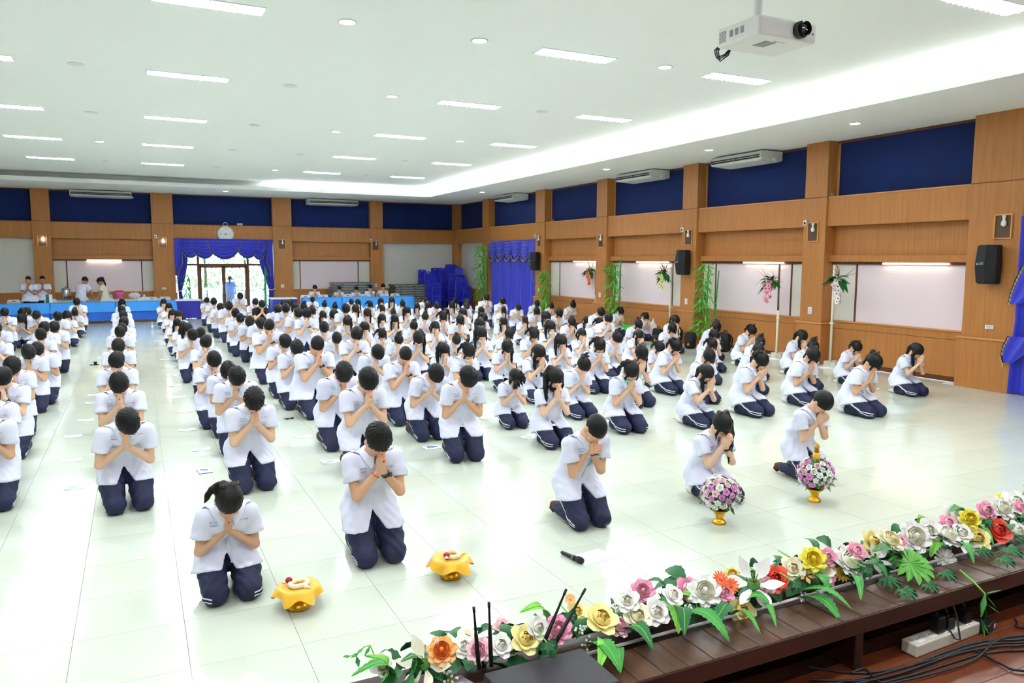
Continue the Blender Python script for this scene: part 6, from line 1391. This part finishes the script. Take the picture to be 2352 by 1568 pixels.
def lobed(name, u, v, zt, R, lobes, m, label, axis, depth=.45, spread=2.6, group='lobed leaves of the stage garland', slim=.16):
    p = onz(u, v, zt)
    if p[1] > 2.53: p = ony(u, v, 2.53)
    if p[1] < 2.10: p = ony(u, v, 2.10)
    t = tag(link(name, None, loc=p), label, 'leaf', group); t.rotation_mode = 'QUATERNION'; t.rotation_quaternion = Vector((0, 0, 1)).rotation_difference(Vector(axis).normalized())
    for k in range(lobes):
        a = -spread + 2 * spread * k / (lobes - 1) - math.pi / 2; L = R * (1 - .35 * abs(k - (lobes - 1) / 2) / lobes * 2); dx, dy = math.cos(a), math.sin(a); w = R * slim
        MB().add([(0, 0, 0), (dx * L * .5 - dy * w, dy * L * .5 + dx * w, .012), (dx * L * .85 - dy * w * .7, dy * L * .85 + dx * w * .7, .006), (dx * L, dy * L, -.01), (dx * L * .85 + dy * w * .7, dy * L * .85 - dx * w * .7, .006), (dx * L * .5 + dy * w, dy * L * .5 - dx * w, .012), (dx * L * .5, dy * L * .5, .004)], [(0, 1, 6), (1, 2, 6), (2, 3, 6), (3, 4, 6), (4, 5, 6), (5, 0, 6)], True).build('lobe', m, t)
    MB().tube([(0, 0, 0), (0, .02, -.03), (0, .05, -.07)], .003, 5).build('stalk', M_lime, t)
lobed('monstera_leaf', *c3(800, 640), .93, .125, 13, mat('monstera_green', (96, 176, 62), .45, var=.12, vscale=10), 'large split monstera leaf drooping over the ledge', (-.15, -.5, .85), slim=.15)
for n, ((x, y), s) in enumerate((((620, 770), .075), ((745, 850), .075), ((930, 815), .06), ((1550, 530), .085), ((1500, 610), .075), ((1340, 545), .07), ((1600, 430), .09), ((1060, 720), .07), ((1560, 260), .06))):
    lobed('palmate_leaf', *c3(x, y), .895, s, 7, M_fernd, f'slim-fingered palmate leaf at the right end of the garland, {ordn(n + 1)} listed from left', (-.1, -.25, .95), spread=1.5, slim=.10)
for n, (u, v) in enumerate((c2(1640, 400), c2(1310, 510), c1(1760, 360), c1(1600, 590), c2(1660, 610), c2(2300, 480), c3(1390, 310), c3(840, 385))):
    lobed('ivy_leaf', u, v, 1.0, .05, 5, M_ivy, f'dark ivy leaf among the garland flowers, {ordn(n + 1)} of eight', (-.2, -.8, .5), spread=1.3, slim=.3)
# vine hanging off the ledge, curly tendril at the left end, berry sprays
vp = [onz(*c3(1190, 700), .87), onz(*c3(1300, 795), .86), ony(*c3(1380, 880), 2.0), ony(*c3(1390, 960), 2.0), ony(*c3(1350, 1060), 2.0)]
t = tag(link('hanging_vine', None, loc=vp[0]), 'thin green vine hanging over the ledge above the power strip', 'vine'); MB().tube([Vector(q) - Vector(vp[0]) for q in vp], .004, 6).build('stem', M_lime, t)
for k, (dx, dz) in enumerate(((.05, .02), (.06, -.03), (.04, -.07), (-.05, -.06), (-.04, -.1), (.02, -.11), (.05, -.05))):
    b = Vector(vp[2 + k % 3]) - Vector(vp[0]); mb = MB(); leaf(mb, b, (dx * 10, -.2, dz * 10), .085, .026, .3, rf); mb.build('leaf', M_fern, t)
a = at_ledge(*c1(330, 830), .95); t = tag(link('curly_tendril', None, loc=a), 'curly green tendril at the left end of the garland', 'vine')
pts = [Vector(ony(*c1(x, y), a[1])) - Vector(a) for x, y in ((330, 830), (270, 690), (235, 610), (190, 620), (150, 660), (130, 690), (90, 690))]; MB().tube(pts, .002, 5).build('stem', M_lime, t)
for q in pts[1:]:
    mb = MB(); leaf(mb, q, (rf.uniform(-1, 1), -.3, rf.uniform(-.8, .5)), .035, .016, .2, rf); mb.build('leaf', M_fern, t)
for n, (u, v) in enumerate((c1(1840, 510), c1(860, 850), c1(1900, 620), c2(690, 840), c2(1720, 720), c2(2250, 690), c3(1180, 340))):
    p = at_ledge(u, v, .97); t = tag(link('berry_spray', None, loc=p), f'spray of tiny white berries in the garland, {ordn(n + 1)} of seven', 'berries', 'white berry sprays'); mb = MB(); st = MB()
    for k in range(11):
        q = Vector((rf.uniform(-.03, .03), rf.uniform(-.03, .01), rf.uniform(-.02, .035))); mb.lathe([(.001, -.0055), (.0045, -.003), (.0055, 0), (.0045, .003), (.001, .0055)], 7, q); st.tube([(0, .01, -.03), q], .0009, 4)
    mb.build('berries', M_berry, t)['kind'] = 'stuff'; st.build('stems', M_lime, t)['kind'] = 'stuff'
# leafy bed of the garland
bed = thing('garland_greenery', 'dark green leafy bed of the flower garland along the stage edge', 'greenery', (0, 0, 0)); lm = []
for k in range(3):
    V, Fs = [], []; Lq = .075 + .018 * k; wq = .024 + .008 * k
    for i in range(11):
        q = i / 10; ww = wq * math.sin(math.pi * min(1, .06 + q * .94)) ** .75 * (1 if i % 2 else .88); z = .02 * math.sin(math.pi * q) - .015 * q; V += [(Lq * q, ww, z + ww * .3), (Lq * q, 0, z), (Lq * q, -ww, z + ww * .3)]
    for i in range(10): Fs += [(3 * i, 3 * i + 1, 3 * i + 4, 3 * i + 3), (3 * i + 1, 3 * i + 2, 3 * i + 5, 3 * i + 4)]
    lm.append(MB().add(V, Fs, True).mesh())
for k in range(290):
    x = rf.uniform(.72, 5.6); link('leaf', variant(lm[k % 3], (M_ivy, M_fernd, M_ivy)[k % 3]), None, bed, loc=(x, rf.uniform(2.28, 2.48) , rf.uniform(.86, .945)), rot=(rf.uniform(-.8, .8), rf.uniform(-.8, .6), rf.uniform(0, 6.28)))
MB().tube([(.78, 2.40, .87), (.95, 2.40, .885), (2.5, 2.41, .89), (6.2, 2.42, .885)], [.008, .03, .035, .035], 8).build('moss_core', M_ivy, bed)
t = thing('rope_light', 'thin white tube running along the stage ledge', 'tube', (0, 0, 0)); MB().tube([(1.2 + .3 * k, 2.255 + .004 * math.sin(k * 1.3) + .006 * k * .4, LEDGE_Z + .012) for k in range(18)], .0065, 8).build('tube', M_white, t); MB().bbox(2.6, 2.62, 2.245, 2.27, LEDGE_Z, LEDGE_Z + .022, .002).build('clip', M_button, t)
# ---------------------------------------------------------------- receiver, card, power strip, cables
M_rx = mat('receiver_black', (40, 40, 44), .5, bump=.08, bscale=400)
xa, ya = onz(1110, 1545, .95)[:2]; xb, yb = onz(1336, 1486, .95)[:2]
t = thing('wireless_receiver', 'flat black wireless receiver box with four antennas on the stage ledge', 'receiver', (xa, ya, 0), math.atan2(yb - ya, xb - xa)); W_ = math.hypot(xb - xa, yb - ya)
MB().bbox(0, W_, -.24, 0, LEDGE_Z + .003, .95, .006).build('case', M_rx, t); MB().bbox(.02, W_ - .02, -.246, -.235, LEDGE_Z + .015, .935, .003).build('front_panel', M_black, t)
for k, (u0, v0, u1, v1) in enumerate(((1100, 1536, 1088, 1393), (1128, 1530, 1123, 1382), (1238, 1502, 1301, 1352), (1264, 1497, 1345, 1351))):
    a = Vector(ony(u0, v0, ya + .02)); b = Vector(ony(u1, v1, ya + .05)); mi = t.matrix_basis.inverted()
    L = [a, a.lerp(b, .3), a.lerp(b, .55), a.lerp(b, .6), a.lerp(b, .9), a.lerp(b, .91), b]; MB().tube([mi @ q for q in L], [.0075, .0075, .0065, .005, .0036, .005, .005], 10).build('antenna', M_black, t)
p = onz(1058, 1562, .86); t = thing('card', 'small pink and white printed card beside the receiver', 'card', (p[0] - .01, p[1] - .02, LEDGE_Z + .002), .35); MB().bbox(-.045, .045, -.05, .05, 0, .002, .0008).build('card_sheet', M_paper, t); MB().box(-.045, .045, .03, .05, .0021, .0026).build('pink_band', mat('card_pink', (248, 150, 170), .6), t); MB().box(-.03, .02, -.01, -.006, .0021, .0026).box(-.03, .01, .005, .009, .0021, .0026).build('printed_lines', M_ink, t)
p0, p1 = onz(2105, 1512, STAGE_Z), onz(2250, 1456, STAGE_Z); t = thing('power_strip', 'long white power strip on the stage floor under the ledge', 'power strip', (p0[0], p0[1], STAGE_Z + .001), math.atan2(p1[1] - p0[1], p1[0] - p0[0])); L = math.hypot(p1[0] - p0[0], p1[1] - p0[1])
MB().bbox(0, L, 0, .075, 0, .055, .006).build('housing', mat('ivory_plastic', (214, 208, 190), .45), t)
for k in range(5): s_ = MB().bbox(.04 + k * L / 5.4, .04 + k * L / 5.4 + .045, .016, .06, .05, .0565, .002).build('socket', M_white, t); MB().tube([(.055 + k * L / 5.4, .038, .054), (.055 + k * L / 5.4, .038, .0572)], .004, 6).tube([(.072 + k * L / 5.4, .038, .054), (.072 + k * L / 5.4, .038, .0572)], .004, 6).build('slot', M_black, s_)
M_cab = mat('black_cable', (24, 24, 28), .45)
base = Vector((p0[0], p0[1], STAGE_Z))
for k, dx in enumerate((.20, .27, .40)):
    t = thing('power_adapter', f'black plug adapter standing in the power strip, {ordn(k + 1)} from the left', 'plug', (p0[0] + dx, p0[1] + .038 + dx * .04, STAGE_Z + .0575)); MB().bbox(-.025, .025, -.022, .022, 0, .055 + .02 * (k == 0), .006).build('plug_body', M_black, t); MB().tube([(0, .0, .07), (.01, .05, .11), (-.03, .12, .10)], .004, 6).build('cord', M_cab, t)
t = thing('power_adapter', 'black adapter brick lying at the right end of the power strip', 'plug', (p0[0] + .52, p0[1] + .03, STAGE_Z + .001), .3); MB().bbox(-.05, .05, -.03, .03, 0, .045, .006).build('brick', M_black, t); MB().bbox(.02, .045, -.031, -.028, .01, .03, .001).build('sticker', M_logo, t)
r9 = random.Random(9)
CAB = [[(1905, 1572), (2010, 1550), (2090, 1528), (2180, 1494), (2260, 1472), (2356, 1466)], [(1860, 1560), (1990, 1562), (2100, 1536), (2200, 1500), (2290, 1484), (2356, 1480)], [(1940, 1575), (2060, 1548), (2150, 1516), (2230, 1486), (2300, 1476), (2356, 1474)], [(2010, 1572), (2110, 1545), (2190, 1520), (2250, 1502), (2310, 1494), (2356, 1492)], [(2225, 1486), (2262, 1505), (2300, 1524), (2356, 1540)], [(2030, 1572), (2120, 1552), (2200, 1530), (2250, 1506), (2290, 1470), (2356, 1458)], [(1850, 1530), (1880, 1535), (1990, 1545), (2120, 1520), (2210, 1490), (2260, 1478), (2356, 1462)], [(1955, 1545), (1985, 1535), (2010, 1560), (2040, 1572)], [(2330, 1420), (2338, 1430), (2356, 1442)]]
for k, P_ in enumerate(CAB):
    K = [Vector(onz(u, v, STAGE_Z + .007 + .004 * (k % 3))) for u, v in P_]; pts = []
    if P_[-1][0] > 2350: K += [K[-1] + Vector((.4, -.05 - .02 * k, 0)), K[-1] + Vector((.9, -.3 - .03 * k, 0))]
    for i in range(len(K) - 1):
        a, b, c_, d_ = K[max(i - 1, 0)], K[i], K[i + 1], K[min(i + 2, len(K) - 1)]
        for q in (0, .25, .5, .75): pts.append(.5 * ((2 * b) + (c_ - a) * q + (2 * a - 5 * b + 4 * c_ - d_) * q * q + (3 * b - a - 3 * c_ + d_) * q ** 3))
    pts.append(K[-1])
    t = thing('cable', f'black cable on the stage floor before the power strip, {ordn(k + 1)} of the tangle', 'cable', pts[0], group='black cables on the stage floor'); MB().tube([q - pts[0] for q in pts], .0052, 7).build('cord', M_cab, t); e_ = pts[-1] - pts[0]; MB().tube([e_, e_ + (pts[-1] - pts[-2]).normalized() * .03], .008, 8).build('connector', M_black, t)
t = thing('cable', 'black cable looping up from the power strip behind the vine', 'cable'); q0 = Vector((p0[0] + .27, p0[1] + .05, STAGE_Z + .1)); MB().tube([q0 + Vector(v) for v in ((0, 0, 0), (-.02, -.02, -.03), (-.03, -.06, -.06), (0, -.065, -.07), (.02, -.03, .02), (.05, .03, .09), (.06, .06, .16))], .004, 7).build('cord', M_cab, t); MB().tube([q0, q0 + Vector((0, .0, .02))], .007, 8).build('connector', M_black, t)
# ---------------------------------------------------------------- offerings
M_silk = mat('golden_silk', (250, 190, 40), .4, sheen=.4, bump=.1, bscale=20); M_gar = mat('jasmine_cream', (246, 238, 206), .6, bump=.5, bscale=150); M_red = mat('dark_red_rose', (176, 28, 62), .5)
def tray(u, v, label, rz):
    p = onz(u, v, 0); t = thing('offering_tray', label, 'tray', (p[0], p[1] + .06, 0), rz, 'offering trays draped in yellow cloth')
    MB().lathe([(.075, 0), (.08, .012), (.062, .03), (.05, .06), (.055, .09), (.10, .125), (.125, .14)], 28).build('pedestal', M_gold, t)
    n, m = 11, 72
    def f(i, j):
        a = 2 * math.pi * j / (m - 1); q = i / (n - 1)
        if q < .55: rr = .135 * q / .55; z = .152 + .004 * math.sin(3 * a) * q
        else: s = (q - .55) / .45; rr = .135 + .028 * s + .018 * s * math.sin(7 * a + 1) + .012 * s * math.sin(3 * a + rz * 3); z = .152 - s * (.04 + .05 * math.cos(2.5 * a + .5) ** 2) + .006 * (1 - s)
        return (rr * math.cos(a), rr * math.sin(a), z)
    MB().add(*sweep_grid(f, n, m), True).build('silk_cloth', M_silk, t)
    MB().tube([(.052 * math.cos(a) * 1.15 + .0, .05 * math.sin(a) - .01, .168) for a in np.linspace(0, 2 * math.pi, 22)], .017, 9).build('garland_ring', M_gar, t)
    MB().tube([(-.01, -.04, .168), (.01, -.085, .160), (.015, -.115, .158)], [.012, .014, .006], 8).build('garland_tail', M_gar, t)
    b = MB().lathe([(.004, 0), (.02, .008), (.024, .022), (.016, .036), (.004, .04)], 12, (-.04, .045, .165)).build('rosebud', M_red, t); MB().lathe([(.004, 0), (.012, .005), (.014, .012), (.004, .018)], 8, (-.07, .055, .17)).build('small_bud', M_gar, t)
    mb = MB(); leaf(mb, (-.045, .05, .165), (-1, .3, .3), .045, .02); mb.build('leaf', M_fern, t)
tray(690, 1402, 'yellow-draped gold offering tray beside the front girl, left of the two', .4); tray(1043, 1331, 'yellow-draped gold offering tray beside the tall boy, right of the two', 1.5)
def bouquet(u, v, label, tall):
    p = onz(u, v, 0); t = thing('flower_bouquet', label, 'bouquet', (p[0], p[1] + .05, 0), rf.uniform(0, 1), 'round bouquets on gold pedestals'); R = .165
    MB().lathe([(.058, 0), (.062, .012), (.05, .025), (.034, .04), (.032, .06), (.04, .07), (.036, .08), (.07, .115), (.085, .13)], 26).build('pedestal', M_gold, t)
    V, Q = surf(lambda q: ell(q, (0, 0, .27), (.125, .125, .14)) + .012 * np.sin(50 * q[:, 0]) * np.sin(50 * q[:, 1] + 30 * q[:, 2]), (-.18, -.18, .1), (.18, .18, .45), .014); link('foliage', mk(V, Q, True), M_ivy, t)
    r = random.Random(u); k = 0; n = 66
    for i in range(n):
        zf = 1 - (i + .5) / n * 1.62
        if zf < -.62: continue
        a = i * 2.39996; rr = math.sqrt(max(0, 1 - zf * zf)); d = Vector((rr * math.cos(a), rr * math.sin(a), zf))
        if tall and zf > .88: continue
        col = ('white', 'blush', 'mauve', 'white', 'white', 'mauve', 'blush')[r.randrange(7)]
        flower('rose' if r.random() < .6 else 'peony', col, Vector((0, 0, .27)) + Vector((d.x * R * .95, d.y * R * .95, d.z * R * .92)), r.uniform(.027, .036), d, parent=t, spin=r.uniform(0, 6), whole=True)
    mb = MB(); 
    for k in range(150):
        a = r.uniform(0, 6.28); zf = r.uniform(-.6, 1); rr = math.sqrt(1 - zf * zf); q = Vector((rr * math.cos(a) * R * 1.1, rr * math.sin(a) * R * 1.1, .27 + zf * R * 1.08)); mb.lathe([(.0005, -.004), (.004, 0), (.0005, .004)], 5, q)
    mb.build('baby_breath', M_berry, t)['kind'] = 'stuff'; mb = MB()
    for k in range(26):
        a = r.uniform(0, 6.28); zf = r.uniform(-.75, .2); rr = math.sqrt(1 - zf * zf); d = Vector((rr * math.cos(a), rr * math.sin(a), zf)); leaf(mb, Vector((0, 0, .27)) + d * R * .8, d + Vector((0, 0, -.2)), .075, .032, .4, r)
    mb.build('leaves', M_ivy, t)['kind'] = 'stuff'
    if tall:
        MB().lathe([(.034, .40), (.036, .46), (.03, .475), (.024, .48)], 20).build('candle_cup', M_silk, t); MB().lathe([(.022, .48), (.022, .525), (.026, .53), (.022, .535), (.022, .56)], 18).build('gold_finial', mat('bronze_gold', (190, 140, 50), .35, metal=.8), t)
bouquet(1661, 1205, 'round pink and white rose bouquet on gold pedestal before the front girl', False); bouquet(1880, 1154, 'pink and white rose bouquet topped by a gold candle', True)
# ---------------------------------------------------------------- projector under the ceiling
M_proj = mat('projector_white', (236, 234, 232), .45); M_lens = mat('lens_glass', (14, 12, 14), .08, spec=.8); M_vent = mat('vent_grey', (150, 152, 150), .6)
PY = 4.6; a = ony(1742, 75, PY); b = ony(1874, 103, PY); zt = ony(1742, 30, PY)[2]; W_ = b[0] - a[0]; D_ = .47; z0, z1 = (a[2] + b[2]) / 2, zt
t = thing('projector', 'white ceiling projector with black lens hanging from a pole', 'projector', ((a[0] + b[0]) / 2, PY, z0)); H_ = z1 - z0
MB().bbox(-W_ / 2, W_ / 2, 0, D_, 0, H_, .018).build('housing', M_proj, t)
bl = MB().tube([(.115, .02, H_ * .52), (.115, -.035, H_ * .52)], .066, 28).build('lens_barrel', M_black, t); MB().tube([(.135, -.03, H_ * .56), (.135, -.06, H_ * .56)], .055, 28, caps=False).tube([(.135, -.035, H_ * .56), (.135, -.037, H_ * .56)], .05, 24).build('lens_hood', M_black, bl); MB().lathe([(.045, 0), (.03, .008), (0, .011)], 20, caps=False).build('lens', M_lens, bl, loc=(.135, -.04, H_ * .56), rot=(math.pi / 2, 0, 0))
for k in range(9): MB().box(-W_ / 2 - .002, -W_ / 2 + .004, D_ - .11, D_ - .03, .03 + k * (H_ - .06) / 9, .03 + k * (H_ - .06) / 9 + .005).build('vent_slot', M_vent, t)
for k in range(3): MB().bbox(-W_ / 2 - .002, -W_ / 2 + .002, .16 + k * .06, .20 + k * .06, H_ * .35, H_ * .7, .001).build('port', M_vent, t)
MB().bbox(-.12, .0, .12, .26, -.003, .002, .001).build('filter_cover', M_vent, t)
v_, f_ = textmesh('Panasonic', .032); MB().add([(-q[0] * -1 + .0, .10 - .0 + q[1] * -1, -.0025) for q in v_], [tuple(reversed(f)) for f in f_]).build('badge', mat('badge_grey', (90, 92, 110), .5), t)
MB().tube([(W_ / 2 - .04, -.002, H_ * .45), (W_ / 2 - .04, .004, H_ * .45)], .008, 10).build('sensor', M_ink, t)
pole = MB().tube([(-.13, .2, H_ - .01), (-.13, .2, ZU - z0)], .032, 16).build('pole', M_white, t); MB().lathe([(.036, H_ + .02), (.036, H_ + .03)], 16, (-.13, .2, 0), caps=False).build('strap', M_dark, pole); MB().lathe([(.09, ZU - z0 - .02), (.09, ZU - z0 - .001)], 20, (-.13, .2, 0)).build('ceiling_plate', M_white, pole)
MB().bbox(-.26, 0, .08, .32, H_ - .002, H_ + .015, .004).build('mount_plate', M_white, t)
for k in range(3): MB().tube([(-W_ / 2 + .05, D_ - .01, .05), (-W_ / 2 + .02 + .02 * k, D_ + .05, .0), (-W_ / 2 + .06 + .02 * k, D_ + .07, -.05 - .012 * k), (-W_ / 2 + .13 + .02 * k, D_ + .05, -.02), (-W_ / 2 + .15, D_ - .01, .03)], .006, 7).build('cable', M_cab, t)
print('script', time.time() - T0)
